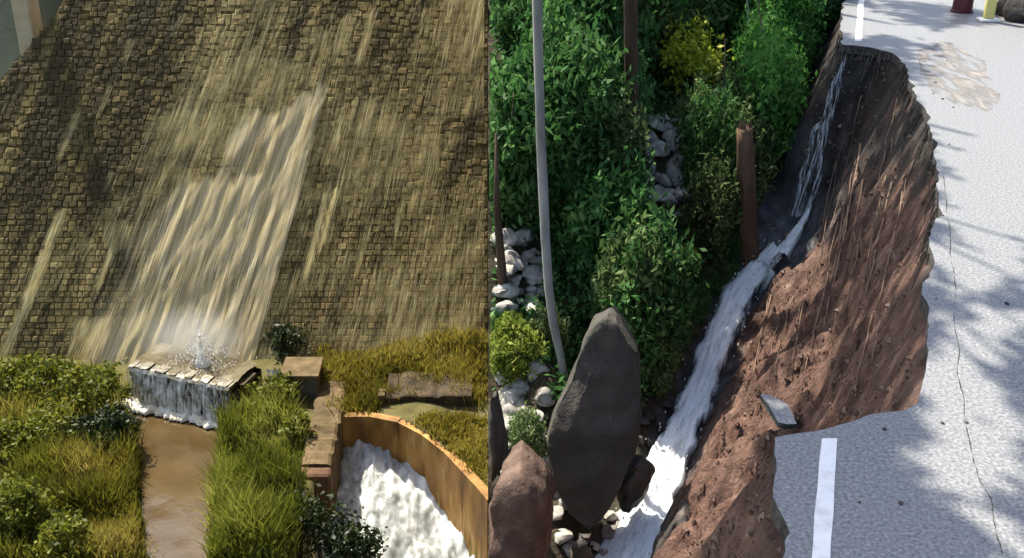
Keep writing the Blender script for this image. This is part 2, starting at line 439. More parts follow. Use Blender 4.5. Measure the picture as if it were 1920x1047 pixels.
def grid(xs, ys, hf):
    X, Y = np.meshgrid(xs, ys)
    Z = hf(X, Y)
    nx, ny = len(xs), len(ys)
    i = np.arange(nx * ny).reshape(ny, nx)
    f = np.stack([i[:-1, :-1], i[:-1, 1:], i[1:, 1:], i[1:, :-1]], -1).reshape(-1, 4)
    return np.stack([X, Y, Z], -1).reshape(-1, 3), f, X, Y, Z

# wide ground that reaches the horizon
v, f, *_ = grid(np.linspace(-1500, 1500, 31), np.linspace(-1500, 1500, 31), lambda X, Y: -27 + 0 * X)
obj('ground', v, f, M['valley'], kind='structure')
xs = np.concatenate([np.linspace(-90, -26, 33), np.arange(-25.7, -0.02, 0.22), [0.0]])
ys = np.concatenate([np.linspace(-60, 28, 30), np.arange(28.4, 46.2, 0.2)])
v, f, *_ = grid(xs, ys, valley_h)
valley_mesh = (v, f)
obj('valley_ground', v, f, M['valley'], smooth=True, kind='structure')

# reservoir and the hill beyond the dam's far end
v, f, *_ = grid(np.linspace(-120, -21.5, 30), np.linspace(46, 160, 40),
                lambda X, Y: -17 + np.clip(-X - 22, 0, 60) * .22 + np.clip(Y - 52, 0, 200) * .06 + 1.2 * fbm(X * .15, Y * .15))
obj('hill', v, f, M['far_hill'], smooth=True, kind='structure')
v, f, *_ = grid(np.linspace(-120, 0, 20), np.linspace(58, 160, 20), lambda X, Y: -6.2 + 0 * X)
obj('reservoir', v, f, M['reservoir'], kind='structure')
obj('abutment_slope', *grid(np.linspace(-70, -18, 60), np.linspace(38, 62, 40),
    lambda X, Y: np.minimum(-20.3 + np.clip(Y - 45.5, 0, 30) * 1.3 + np.clip(-X - 26, 0, 30) * .22, 2 + 0 * X)
    - np.clip(X + 21.5 + 0 * Y, 0, 3) * 2.6 - 0.9 + .5 * fbm(X * .4, Y * .4))[:2], M['far_hill'], smooth=True, kind='structure')

# ---- the dam: core, single stones, the mass of stones further off
dam = thing('masonry_dam', (-10, DAM_Y, G0), 'sloping brown rubble masonry dam streaked by overflowing muddy water', 'dam')
cb = MB()
prof = []
for t in np.linspace(-1.5, CREST, 22):
    prof.append((dam_end(t), t))
nf = len(prof)
front = [fp(x, t, -0.03) for x, t in prof] + [fp(0, t, -0.03) for _, t in prof]
back = [p + Vector((0, 6, -1.0)) for p in front]
vs = front + back
fs = []
for i in range(nf - 1):
    fs += [(i, i + nf, i + 1 + nf, i + 1), (2 * nf + i, 2 * nf + i + 1, 2 * nf + i + 1 + nf, 2 * nf + i + nf),
           (i, i + 1, 2 * nf + i + 1, 2 * nf + i), (nf + i, 2 * nf + nf + i, 2 * nf + nf + i + 1, nf + i + 1)]
fs += [(nf - 1, 2 * nf - 1, 4 * nf - 1, 3 * nf - 1), (0, 2 * nf, 3 * nf, nf)]
obj('core', vs, fs, M['mortar'], dam)

def stone_shape(seed):
    """front-bevelled block, 1 x 1 on the face, front towards +z"""
    r = random.Random(seed)
    j = lambda a: r.uniform(-a, a)
    o = [(-.5, -.5), (.5, -.5), (.5, .5), (-.5, .5)]
    v = [(x + j(.03), y + j(.03), -.5) for x, y in o]
    v += [(x * .98 + j(.04), y * .98 + j(.04), .12 + j(.06)) for x, y in o]
    v += [(x * .80 + j(.08), y * .80 + j(.08), .42 + j(.12)) for x, y in o]
    f = [(8, 9, 10, 11)]
    for a in (0, 4):
        for k in range(4):
            n = (k + 1) % 4
            f.append((a + k, a + n, a + 4 + n, a + 4 + k))
    return v, f
SHAPES = [stone_shape(k) for k in range(14)]
SMESH = [mesh_data('stone', v, f, M['stone']) for v, f in SHAPES[:8]]
face_rot = Matrix((Vector((1, 0, 0)), FT, FN)).transposed().to_euler()
dv, df, dt = [], [], []
n_single = 0
row_t, row = -0.3, 0
while row_t < CREST - 0.1:
    rubble = min(1, max(0, (row_t - 5.0) / 4))
    rh = random.uniform(0.25, 0.32) * (1 + 0.12 * rubble)
    x = dam_end(row_t) + random.uniform(0, .3)
    while x < -0.02:
        w = min(random.uniform(0.20, 0.46) * (1 + .15 * rubble), -x)
        if w < 0.12:
            break
        cx, ct = x + w / 2, row_t + rh / 2 + rubble * random.uniform(-.10, .10)
        p = fp(cx, ct)
        d = p.y * CP - (p.z - CAM_Z) * SP
        px = CX + F * p.x / d
        py = CY - F * (p.y * SP + (p.z - CAM_Z) * CP) / d
        depth = random.uniform(.05, .11)
        rz = random.uniform(-.05, .05) * (1 + 2 * rubble)
        sx, sy = (w - .03), (rh - .035)
        if 590 < px < 905 and 512 < py < 650 and n_single < 300:
            o = put('stone', SMESH[n_single % 8], dam, loc=p - dam.location,
                    rot=(face_rot.to_matrix() @ Matrix.Rotation(rz, 3, 'Z')).to_euler(), scale=(sx, sy, depth))
            n_single += 1
        else:
            sv, sf = SHAPES[random.randrange(14)]
            b = len(dv)
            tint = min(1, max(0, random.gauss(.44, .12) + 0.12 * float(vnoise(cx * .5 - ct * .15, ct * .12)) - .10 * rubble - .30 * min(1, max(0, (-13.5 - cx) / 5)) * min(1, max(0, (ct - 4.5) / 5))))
            c_, s_ = math.cos(rz), math.sin(rz)
            for (a, bb, cc) in sv:
                a, bb = a * sx * 1.02, bb * sy * 1.02
                dv.append(tuple(fp(cx + a * c_ - bb * s_, ct + a * s_ + bb * c_, cc * depth)))
                dt.append(tint)
            df += [tuple(b + i for i in q) for q in sf]
        x += w
    row_t += rh
    row += 1
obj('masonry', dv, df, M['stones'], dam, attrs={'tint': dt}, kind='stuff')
pb = MB()
for (x0, px1, w, y0) in ((0, 0, 0.82, 0),):
    q = aty(56, 30, 55.6)
    pb.box(q.x - w / 2, q.x + w / 2, 54.6, 56.0, -9.5, q.z + 4)
pb.build('end_pier', M['pale_concrete'], dam, bevel=.04)
pb = MB()
a, b = aty(2, 100, 56.5), aty(30, 52, 58.5)
pb.quadstrip([[a + Vector((-.1, 0, .25)), a + Vector((.25, 0, .25)), a + Vector((.25, 0, -.6)), a + Vector((-.1, 0, -.6))],
              [b + Vector((-.1, 0, .25)), b + Vector((.25, 0, .25)), b + Vector((.25, 0, -.6)), b + Vector((-.1, 0, -.6))]])
pb.build('stepped_parapet', M['grey_concrete'], dam)

# ---- the water running down the face: films whose cover follows the flow
VPX, VPY = 1335.0, -2500.0
def sstep(x, a, b):
    k = np.clip((x - a) / (b - a), 0, 1)
    return k * k * (3 - 2 * k)
def along(px, py, y_ref):
    """slide a place along its streak to the height y_ref"""
    return VPX + (px - VPX) * (y_ref - VPY) / (py - VPY)
def to_px(P):
    d = P[:, 1] * CP - (P[:, 2] - CAM_Z) * SP
    return CX + F * P[:, 0] / d, CY - F * (P[:, 1] * SP + (P[:, 2] - CAM_Z) * CP) / d
def film(name, parent, us, ts, out, wet_fn, mat, rough=.03):
    U, T = np.meshgrid(us, ts)
    O = out + rough * fbm(U * 3 - T * 1.1, T * .5, 5.0, 3)
    P = np.stack([U, DAM_Y + FT.y * T + FN.y * O, G0 + FT.z * T + FN.z * O], -1).reshape(-1, 3)
    px, py = to_px(P)
    u_ = along(px, py, 400.0) * .0245
    n_, m_ = len(us), len(ts)
    i_ = np.arange(n_ * m_).reshape(m_, n_)
    f_ = np.stack([i_[:-1, :-1], i_[:-1, 1:], i_[1:, 1:], i_[1:, :-1]], -1).reshape(-1, 4)
    wet = wet_fn(px, py)
    end_ = np.array([dam_end(t_) for t_ in T.ravel()])
    keep = (wet[f_].max(1) > .03) & (P[f_][:, :, 0].max(1) < -.005) & ((P[:, 0] - end_)[f_].min(1) > .35)
    f_ = f_[keep]
    used = np.unique(f_); mp_ = np.zeros(len(P), int); mp_[used] = np.arange(len(used))
    return obj(name, P[used], mp_[f_], mat, parent, smooth=True, attrs={'wet': wet[used], 'flow': np.stack([u_, py * .0245, 0 * py], -1)[used]})
def wob(px, py, a=10):
    return a * fbm(px * .02, py * .006, 4.0, 3)
def wet_fan(px, py):
    x4 = along(px, py, 400.0)
    edge2 = 352 - (px - 300) * .21 + 15 * fbm(px * .05, 1.0, 2.0, 3)
    left = sstep(x4 + wob(px, py, 22), 225, 365); right = 1 - sstep(x4 + wob(px, py, 7), 526, 562)
    low = sstep(py, edge2 - 12, edge2 + 16) * left * right
    low *= .68 + .32 * sstep(py, 540, 660) - .22 * sstep(py, 430, 520) * (1 - sstep(py, 560, 640))
    edge1 = 245 - (px - 412) * .41 + 13 * fbm(px * .06, 3.0, 2.0, 3)
    up = sstep(py, edge1 - 9, edge1 + 12) * sstep(x4, 372, 400) * right * (.62 - .30 * sstep(py, edge1 + 20, edge1 + 90) * (px < 500))
    rib = np.exp(-((x4 - 541) / 9.0) ** 2) * sstep(py, 176, 190) * .95
    return np.clip(np.maximum(np.maximum(low, up), rib), 0, 1)
STREAKS = [(612, 360, 560, 6, .8), (628, 350, 500, 5, .75), (238, 415, 480, 16, .55), (222, 440, 570, 8, .6), (120, 390, 600, 12, .6), (92, 470, 640, 10, .55), (62, 540, 680, 9, .55),
           (40, 580, 700, 10, .6), (25, 610, 690, 9, .6), (160, 600, 690, 9, .5), (780, 355, 430, 8, .6), (700, 15, 150, 12, .5), (655, 25, 130, 16, .5), (615, 55, 200, 8, .45), (860, 400, 470, 8, .35),
           (872, 140, 230, 7, .4), (250, 70, 150, 12, .3), (205, 160, 250, 10, .35), (340, 30, 90, 14, .3), (150, 205, 340, 9, .3), (420, 60, 150, 10, .25), (760, 370, 480, 8, .4), (690, 420, 560, 7, .4), (300, 200, 300, 12, .3)]
def wet_rest(px, py):
    w = .24 + .24 * fbm(along(px, py, 400.0) * .006, py * .004, 7.0, 4) + .10 * fbm(px * .02, py * .03, 2.0, 3)
    w = w - .25 * sstep(-(px * .8 + py * .35), -330, -120)
    for x0, y0, y1, wd, k in STREAKS:
        xs_ = along(x0, y0, py)
        w = np.maximum(w, k * np.exp(-((px - xs_ + wob(px, py, 2)) / wd) ** 2) * sstep(py, y0 - 4, y0 + 8) * (1 - sstep(py, y1 - 50, y1)))
    w = np.maximum(w, .62 * sstep(py, 588, 606) * sstep(px, 95, 170) * (1 - sstep(px, 270, 330)))
    w = np.maximum(w, .42 * sstep(py, 405, 420) * (1 - sstep(py, 440, 500)) * sstep(px, 185, 200) * (1 - sstep(px, 240, 252)))
    return np.clip(w, 0, 1)
casc = thing('dam_overflow', fp(-9, 8), 'pale muddy water fanning down the middle of the masonry dam', 'waterfall')
film('thin_film', casc, np.arange(-24.5, -.02, .16), np.arange(0, CREST - .1, .22), .075, wet_rest, M['fan'])
film('water_fan', casc, np.arange(-19.5, -7.2, .10), np.arange(0, 14.5, .14), .125, wet_fan, M['fan_sheet'], rough=.045)

# ---- the weir box with water curtain
WB = [(-15.7, 42.0), (-10.85, 40.15), (-10.15, 42.1), (-15.0, 44.0)]
weir = thing('stone_weir', (-13, 42, -20.5), 'squat stone weir box with water pouring over its front into the brown channel', 'weir')
wb = MB()
wb.prism(WB, -21.4, [-18.95, -18.85, -18.85, -18.95])
M['dark_wall'] = material('shade_dark_wall', [(0.015, 0.010, 0.005), (0.04, 0.027, 0.012), (0.085, 0.058, 0.027)], scale=1.5, rough=.85, bump=.6)  # shade of the weir side and ledge slot put into the wall colour
wb.build('chamber', M['dark_wall'], weir, bevel=.05)
A, B = Vector((*WB[0], 0)), Vector((*WB[1], 0))
dirw = (B - A).normalized()
nrm = Vector((dirw.y, -dirw.x, 0))
wrot = Matrix((dirw, Vector((0, 0, 1)), nrm)).transposed()
WM = [mesh_data('stone', v, f, M['wet_stone']) for v, f in SHAPES[8:]]
Lw = (B - A).length
z = -21.0
k = 0
while z < -18.95:
    h = random.uniform(.3, .42)
    x = 0
    while x < Lw - .1:
        w = min(random.uniform(.3, .55), Lw - x)
        p = A + dirw * (x + w / 2) + Vector((0, 0, z + h / 2)) + nrm * .02
        put('stone', WM[k % 6], weir, loc=p - weir.location, rot=wrot.to_euler(), scale=(w - .04, h - .04, random.uniform(.2, .36)))
        x += w
        k += 1
    z += h
x = 0.0
while x < Lw - .1:
    w = min(random.uniform(.28, .6), Lw - x)
    p = A + dirw * (x + w / 2) + Vector((0, 0, -18.86 + random.uniform(-.05, .06))) - nrm * .12
    put('coping_stone', WM[k % 6], weir, loc=p - weir.location, rot=(wrot @ Matrix.Rotation(random.uniform(-.08, .08), 3, 'Z')).to_euler(), scale=(w - .03, random.uniform(.22, .36), random.uniform(.5, .75)))
    x += w
    k += 1
# mouth in the dark side
C, D = Vector((*WB[1], 0)), Vector((*WB[2], 0))
ds = (D - C).normalized(); ns = Vector((ds.y, -ds.x, 0))
wb = MB()
for (a0, a1, z0, z1) in ((.15, .5, -20.9, -18.9), (1.6, 2.0, -20.9, -18.9), (.15, 2.0, -19.1, -18.9)):
    q = [C + ds * a0, C + ds * a1]
    wb.quadstrip([[q[0] + Vector((0, 0, z0)), q[1] + Vector((0, 0, z0)), q[1] + ns * .25 + Vector((0, 0, z0)), q[0] + ns * .25 + Vector((0, 0, z0))],
                  [q[0] + Vector((0, 0, z1)), q[1] + Vector((0, 0, z1)), q[1] + ns * .25 + Vector((0, 0, z1)), q[0] + ns * .25 + Vector((0, 0, z1))]])
wb.build('culvert_frame', M['dark_wall'], weir)

curtain = thing('weir_curtain', (-13, 41, -20.5), 'white strands of water spilling over the front of the stone weir', 'waterfall')
nu_, nv_ = 90, 22
cv, cw_, cf = [], [], []
for j in range(nv_):
    b_ = j / (nv_ - 1)
    for i in range(nu_):
        a_ = i / (nu_ - 1)
        p = A + dirw * (a_ * Lw) + nrm * (.20 + .30 * b_ + .05 * float(vnoise(a_ * 30, b_ * 5))) + Vector((0, 0, -18.70 - 1.85 * b_ ** 1.2))
        cv.append(p); cf.append((a_ * Lw, b_ * 2, 0))
        cw_.append(.72 + .30 * b_ + .30 * (b_ < .12) - .25 * a_ + .2 * float(vnoise(a_ * 14, b_ * 2)))
obj('curtain_sheet', cv, [(j * nu_ + i, j * nu_ + i + 1, (j + 1) * nu_ + i + 1, (j + 1) * nu_ + i) for j in range(nv_ - 1) for i in range(nu_ - 1)], M['curtain'], curtain, smooth=True, attrs={'wet': cw_, 'flow': cf})
# foam roll along its foot, and film over the top
rows = []
for i in range(70):
    kk = i / 69
    p = A + dirw * (-1.1 + kk * (Lw + .9)) + nrm * (.55 + .12 * math.sin(kk * 23)) + Vector((0, 0, -20.46))
    r = .30 * (1 - kk * .45) * random.uniform(.6, 1.25)
    rows.append([p + nrm * (math.cos(t) * r * 1.5) + Vector((0, 0, math.sin(t) * r)) for t in np.linspace(0, math.pi, 7)])
fm = MB(); fm.quadstrip(rows, closed=False); fm.build('foam_roll', M['foam'], curtain, smooth=True)
v, f, *_ = grid(np.linspace(0, 1, 40), np.linspace(0, 1, 24), lambda X, Y: 0 * X)
P0, P1, P2, P3 = [Vector((*p, -18.72)) for p in WB]
vv = []
for (a_, b_, _) in v:
    p = (P0 * (1 - a_) + P1 * a_) * (1 - b_) + (P3 * (1 - a_) + P2 * a_) * b_
    p.z += .06 * float(fbm(p.x * 2.2, p.y * 2.2)) + .12 * math.exp(-((p.x + 12.4) ** 2 + (p.y - 42) ** 2) / .5)
    if b_ < .01: p += Vector((-.1, -.22, -.12))
    vv.append(p)
obj('top_film', vv, f, M['film'], curtain, smooth=True)
# jet
jet = thing('water_jet', (-12.45, 41.9, -18.75), 'small white jet of spray leaping above the stone weir', 'spray')
jm = MB()
rings = []
for i in range(14):
    kk = i / 13
    rr = .42 * (1 - kk) ** 1.6 + .02
    rings.append([Vector((-12.45 + math.cos(a) * rr * random.uniform(.65, 1.3), 41.9 + math.sin(a) * rr * random.uniform(.65, 1.3), -18.78 + kk * 1.45 * random.uniform(.93, 1.05))) for a in np.linspace(0, 6.283, 12, endpoint=False)])
jm.quadstrip(rings)
for k in range(520):
    a = random.uniform(0, 6.28); r0 = abs(random.gauss(0, .8)); h = random.uniform(0, 1.9) * math.exp(-r0 * .9)
    c = Vector((-12.45 + math.cos(a) * r0, 41.9 + math.sin(a) * r0 * .7, -18.7 + h)); s = random.uniform(.012, .035)
    jm.tube([c - Vector((0, 0, s * 1.6)), c, c + Vector((0, 0, s * 1.6))], [s * .3, s, s * .3], n=4)
jm.build('spray', M['spray'], jet, smooth=True, kind='stuff')

# mist hanging over the weir
def mist(name, c, r, dens, label):
    bm = bmesh.new(); bmesh.ops.create_icosphere(bm, subdivisions=3, radius=1)
    for v_ in bm.verts:
        v_.co = Vector((v_.co.x * r[0], v_.co.y * r[1], v_.co.z * r[2])) * (1 + .18 * float(fbm(v_.co.x * 1.5, v_.co.y * 1.5, v_.co.z * 1.5, 2)))
    me = bpy.data.meshes.new(name); bm.to_mesh(me); bm.free()
    m = bpy.data.materials.new(name); m.use_nodes = True
    N, L = m.node_tree.nodes, m.node_tree.links
    N.remove(N['Principled BSDF'])
    v_ = N.new('ShaderNodeVolumePrincipled'); v_.inputs['Color'].default_value = (.95, .93, .88, 1); 
    tc = N.new('ShaderNodeTexCoord'); dv_ = N.new('ShaderNodeVectorMath'); dv_.operation = 'DIVIDE'; dv_.inputs[1].default_value = r
    ln_ = N.new('ShaderNodeVectorMath'); ln_.operation = 'LENGTH'
    L.new(tc.outputs['Object'], dv_.inputs[0]); L.new(dv_.outputs[0], ln_.inputs[0])
    mr_ = N.new('ShaderNodeMapRange'); mr_.interpolation_type = 'SMOOTHSTEP'
    mr_.inputs[1].default_value = .1; mr_.inputs[2].default_value = .95; mr_.inputs[3].default_value = dens; mr_.inputs[4].default_value = 0
    L.new(ln_.outputs['Value'], mr_.inputs[0]); L.new(mr_.outputs[0], v_.inputs['Density'])
    L.new(v_.outputs[0], N['Material Output'].inputs['Volume'])
    me.materials.append(m)
    put(name, me, loc=c, kind='stuff', label=label, cat='mist')
mist('mist', (-13.0, 42.9, -18.0), (2.8, 1.2, 2.0), .55, 'pale mist of spray hanging over the stone weir')

# channel water
vs, fs = [], []
yy = np.linspace(25, 43.2, 90)
for y in yy:
    l, r = chan(y)
    for q in np.linspace(-.5, float(r - l) + .5, 16):
        vs.append((l + q, y, -20.52 + .02 * float(vnoise((l + q) * 2, y * 1.2))))
n = 16
fs = [(i * n + j, i * n + j + 1, (i + 1) * n + j + 1, (i + 1) * n + j) for i in range(89) for j in range(n - 1)]
obj('channel_water', vs, fs, M['brown_water'], smooth=True, kind='structure')

# ---- wall beside the pool, pier block, ledge, curved pool wall, foam
lw = thing('pool_side_wall', (-7.2, 38, -20), 'long brown concrete wall running from the dam foot past the white pool', 'wall')
w0, w1 = atz(590, 872, -19.6), atz(592, 700, -19.6)
mb = MB()
xl, xr = atz(562, 872, -19.6).x, atz(619, 872, -19.6).x
rows = []
for i in range(24):
    kk = i / 23
    y = 35.75 + kk * (43.2 - 35.75)
    l_ = xl + .06 * random.uniform(-1, 1) - kk * .15
    r_ = xr + .06 * random.uniform(-1, 1) - kk * .1
    zt = -19.62 + .10 * random.uniform(-1, 1)
    rows.append([(l_, y, -24.5), (r_, y, -24.5), (r_, y, zt - .08), (r_ - .12, y, zt), ((l_ + r_) / 2, y, zt + random.uniform(-.05, .08)), (l_ + .12, y, zt), (l_, y, zt - .08)])
mb.quadstrip(rows)
mb.build('wall_body', M['brown_concrete'], lw)
mb = MB()
mb.prism([(xl - .08, 35.35), (xr + .06, 35.35), (xr + .04, 35.74), (xl - .06, 35.74)], -24.5, [-19.95, -19.95, -19.7, -19.7])
mb.build('end_block', material('reddish_concrete', [(0.08, 0.042, 0.02), (0.16, 0.085, 0.045), (0.24, 0.14, 0.08)], scale=1.5, rough=.85, bump=.5), lw, bevel=.12)
pr = thing('concrete_pier', (-8.4, 43.6, -20), 'grey concrete pier block at the dam foot beside the weir', 'pier')
mb = MB()
p = atz(534, 690, -18.9); q = atz(600, 690, -18.9)
mb.box(p.x, q.x, p.y - .9, p.y + .7, -21, -18.95)
mb.build('block', M['grey_concrete'], pr, bevel=.05)
mb = MB()
mb.box(p.x - .08, q.x + .08, p.y - .98, p.y + .75, -18.945, -18.75)
mb.build('cap', M['brown_concrete'], pr, bevel=.04)
# little fall beside the pier
p0, p1 = atz(508, 690, -18.9), atz(526, 735, -19.9)
mb = MB()
rows = []
for i in range(10):
    kk = i / 9
    c = Vector((p0.x + .35 * kk, p0.y - .2 - .9 * kk ** 2, -18.85 - 1.5 * kk))
    w = .42 * (1 - .55 * kk)
    rows.append([c + Vector((-w * .4, 0, 0)), c + Vector((0, -.06, 0)), c + Vector((w * .5, -.03, 0)), c + Vector((w, .02, 0))])
mb.quadstrip(rows, closed=False)
mb.build('side_fall', M['foam'], smooth=True, label='small white spill of water between weir and grey pier', cat='waterfall')

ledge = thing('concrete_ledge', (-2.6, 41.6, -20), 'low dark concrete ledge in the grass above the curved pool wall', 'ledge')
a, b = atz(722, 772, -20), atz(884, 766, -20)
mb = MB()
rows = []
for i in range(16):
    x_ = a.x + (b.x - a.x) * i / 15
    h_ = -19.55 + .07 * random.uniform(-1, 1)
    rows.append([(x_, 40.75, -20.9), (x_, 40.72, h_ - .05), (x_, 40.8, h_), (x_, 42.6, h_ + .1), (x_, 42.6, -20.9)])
mb.quadstrip(rows); mb.build('ledge_wall', M['dark_wall'], ledge)  # dark face colour paints the slot's shadow
mb = MB(); mb.box(a.x - .32, a.x - .02, 40.6, 41.2, -20.9, -19.45); mb.build('post', M['brown_concrete'], ledge, bevel=.05)

cw = thing('curved_pool_wall', (-3, 38, -20), 'curved orange stained concrete wall around the white foaming pool', 'wall')
# resample the curve into panels
seg = []
for i in range(len(WT) - 1):
    seg.append(WT[i])
seg.append(WT[-1])
seg = [Vector((min(s.x, -.001), s.y, s.z)) for s in seg]
for i in range(len(seg) - 1):
    p, q = seg[i], seg[i + 1]
    d = (q - p).normalized(); nn = Vector((d.y, -d.x, 0))            # towards the pool
    off = random.uniform(0, .012)
    g = d * .004
    z1 = -19.9 + random.uniform(-.012, .012)
    mb = MB()
    P_, Q_ = p + g, q - g
    mb.prism([(P_ + nn * off)[:2], (Q_ + nn * off)[:2], (Q_ - nn * .38)[:2], (P_ - nn * .38)[:2]], -25, z1)
    mb.build('panel', M['orange_concrete'], cw, bevel=.006)
mb = MB()
mb.quadstrip([[s + Vector((0, .06, -5)), s + Vector((0, .36, -5)), s + Vector((0, .36, -.06)), s + Vector((0, .06, -.06))] for s in seg])
mb.build('wall_core', M['mortar'], cw)

FOAM_EDGE = [(625, 872), (650, 858), (675, 854), (705, 875), (735, 888), (760, 896), (790, 905), (812, 935), (838, 985), (862, 1047)]
FOAM_X = np.linspace(-6.6, -0.02, 90)
FOAM_Y = np.linspace(26, 39.8, 150)
def foam_h(X, Y):
    base = -22.0 - np.clip((X + 4.6) / 3.6, 0, 1.2) * 1.6 - np.clip((39 - Y) / 10, 0, 1) * .9
    lump = (1 - np.abs(fbm(X * .9, Y * .5, 3.0, 4))) * .35 + fbm(X * 2.0, Y * 1.3, 1.0, 3) * .035
    near = np.exp(-np.clip(wall_y(X) - Y, 0, 9) / .9)
    return base + lump + near * (.25 + .5 * np.abs(fbm(X * 2.0, Y * .7, 8.0, 3)))
v, f, X_, Y_, Z_ = grid(FOAM_X, FOAM_Y, foam_h)
nearw = np.exp(-np.clip(wall_y(X_) - Y_, 0, 9) / 1.1).ravel()
wet_ = np.clip(.52 + .55 * nearw + .35 * fbm(X_ * .8, Y_ * .6, 6.0, 3).ravel(), 0, 1)
pool = thing('foaming_pool', (-3.3, 36, -22.5), 'white churning pool inside the curved orange wall', 'pool')
obj('foam', v, f, M['pool_foam'], pool, smooth=True, attrs={'wet': wet_, 'flow': np.stack([v[:, 0], v[:, 1], v[:, 2]], -1)})
v2 = v.copy(); v2[:, 2] -= .10
obj('water', v2, f, M['pool_water'], pool, smooth=True)

# ------------------------------------------------------------------ plants
def leaf_mesh(name, centers, size, mat, clip=None, droop=0.35, elong=1.6, tints=None, normal_out=None, lr=None):
    """rhombic leaves at the given points"""
    r_ = lr or rng
    n = len(centers)
    C = np.asarray(centers, float)
    d = r_.normal(size=(n, 3)); d[:, 2] -= droop
    d /= np.linalg.norm(d, axis=1, keepdims=True)
    e = r_.normal(size=(n, 3))
    e -= (e * d).sum(1, keepdims=True) * d
    e /= np.linalg.norm(e, axis=1, keepdims=True)
    s = size * r_.uniform(.6, 1.35, size=(n, 1))
    V = np.stack([C - d * s * elong / 2, C + e * s / 2.4, C + d * s * elong / 2, C - e * s / 2.4], 1)
    if clip is not None:
        keep = clip(V)
        V = V[keep]
        tints = tints[keep] if tints is not None else None
    n = len(V)
    t = r_.uniform(0, 1, n) if tints is None else tints
    return mesh_data(name, V.reshape(-1, 3), np.arange(n * 4).reshape(n, 4), mat, attrs={'tint': np.repeat(t, 4)})

def clump_points(n, rx, ry, rz, clumps, spread, r_=rng):
    c = r_.normal(size=(clumps, 3)); c /= np.linalg.norm(c, axis=1, keepdims=True)
    c *= r_.uniform(.35, 1, (clumps, 1)) ** .6
    k = r_.integers(0, clumps, n)
    p = c[k] + r_.normal(size=(n, 3)) * spread
    shade = r_.uniform(0, 1, clumps)[k] * .5 + r_.uniform(0, 1, n) * .5
    p *= np.array([rx, ry, rz])
    p[:, 2] += rz
    return p, shade

def bush(name, loc, rx, rz, mat, label, cat='bush', group=None, n=900, size=.16, clip=None, stem=None, ry=None, clumps=26, spread=.22, droop=.35, elong=1.6):
    t = thing(name, loc, label, cat, group)
    p, sh = clump_points(n, rx, ry or rx, rz, clumps, spread)
    L = Vector(loc)
    cl = None
    if clip:
        side = clip
        cl = (lambda V: (V[:, :, 0] + L.x < -.01).all(1)) if side < 0 else (lambda V: (V[:, :, 0] + L.x > .02).all(1))
    me = leaf_mesh('foliage', p, size, mat, cl, tints=sh, droop=droop, elong=elong)
    put('foliage', me, t)
    sb = MB()
    for k in range(3):
        a = random.uniform(0, 6.28)
        ca = math.cos(a) if not clip else abs(math.cos(a)) * clip
        sb.tube([(0, 0, -.15), (ca * rx * .25, math.sin(a) * rx * .25 , rz * .7), (ca * rx * .45, math.sin(a) * rx * .45, rz * 1.3)], [.05 * rz + .015, .03 * rz + .01, .006], n=5)
    put('stem', mesh_data('stem', sb.v, sb.f, stem or M['bark']), t)
    return t

def grass_patch(name, pts, hmin, hmax, width, mat, label, lean=.6, clip=True):
    """tapered bent blades at the given ground points"""
    P = np.asarray(pts, float)
    n = len(P)
    h = rng.uniform(hmin, hmax, n) * (0.75 + .55 * vnoise(P[:, 0] * .9, P[:, 1] * .9)) * rng.choice([1, 1, 1, 1.35], n)
    a = rng.uniform(0, 6.283, n)
    ln = rng.uniform(.1, lean, n) * h
    dx, dy = np.cos(a) * ln, np.sin(a) * ln
    w = width * rng.uniform(.6, 1.3, n)
    b = rng.uniform(0, 6.283, n)
    ex, ey = np.cos(b) * w / 2, np.sin(b) * w / 2
    z0 = np.zeros(n)
    def st(x, y, z): return np.stack([x, y, z], -1)
    V = np.stack([P + st(-ex, -ey, z0 - .05), P + st(ex, ey, z0 - .05),
                  P + st(dx * .35 + ex * .8, dy * .35 + ey * .8, h * .6), P + st(dx * .35 - ex * .8, dy * .35 - ey * .8, h * .6),
                  P + st(dx + ex * .12, dy + ey * .12, h), P + st(dx - ex * .12, dy - ey * .12, h)], 1)
    if clip:
        V = V[(V[:, :, 0] < -.01).all(1)]
        P = V[:, 0]
        n = len(V)
    q = np.arange(n)[:, None] * 6
    Fq = np.concatenate([q + np.array([[0, 1, 2, 3]]), q + np.array([[3, 2, 4, 5]])])
    tint = np.clip(.48 + .38 * fbm(P[:, 0] * .45, P[:, 1] * .45, 2.0, 3) + rng.normal(0, .16, n), 0, 1)
    return obj(name, V.reshape(-1, 3), Fq, mat, attrs={'tint': np.repeat(tint, 6)}, kind='stuff', label=label, cat='grass')

def region_pts(poly, n, tuss=5):
    """ground points whose place in the photograph lies in a polygon; gathered in tussocks"""
    pts = []
    poly = np.array(poly, float)
    x0, y0 = poly.min(0); x1, y1 = poly.max(0)
    def inside(x, y):
        c = False
        j = len(poly) - 1
        for i in range(len(poly)):
            if (poly[i][1] > y) != (poly[j][1] > y) and x < (poly[j][0] - poly[i][0]) * (y - poly[i][1]) / (poly[j][1] - poly[i][1]) + poly[i][0]:
                c = not c
            j = i
        return c
    seeds = []
    while len(seeds) < n // tuss:
        x, y = random.uniform(x0, x1), random.uniform(y0, y1)
        if inside(x, y):
            seeds.append(atz(x, y, G0))
    S = np.array([[s.x, s.y] for s in seeds])
    S = S + rng.normal(0, .16, S.shape)
    S = np.repeat(S, tuss, 0) + rng.normal(0, .09, (len(S) * tuss, 2))
    return np.column_stack([S, valley_h(S[:, 0], S[:, 1])])

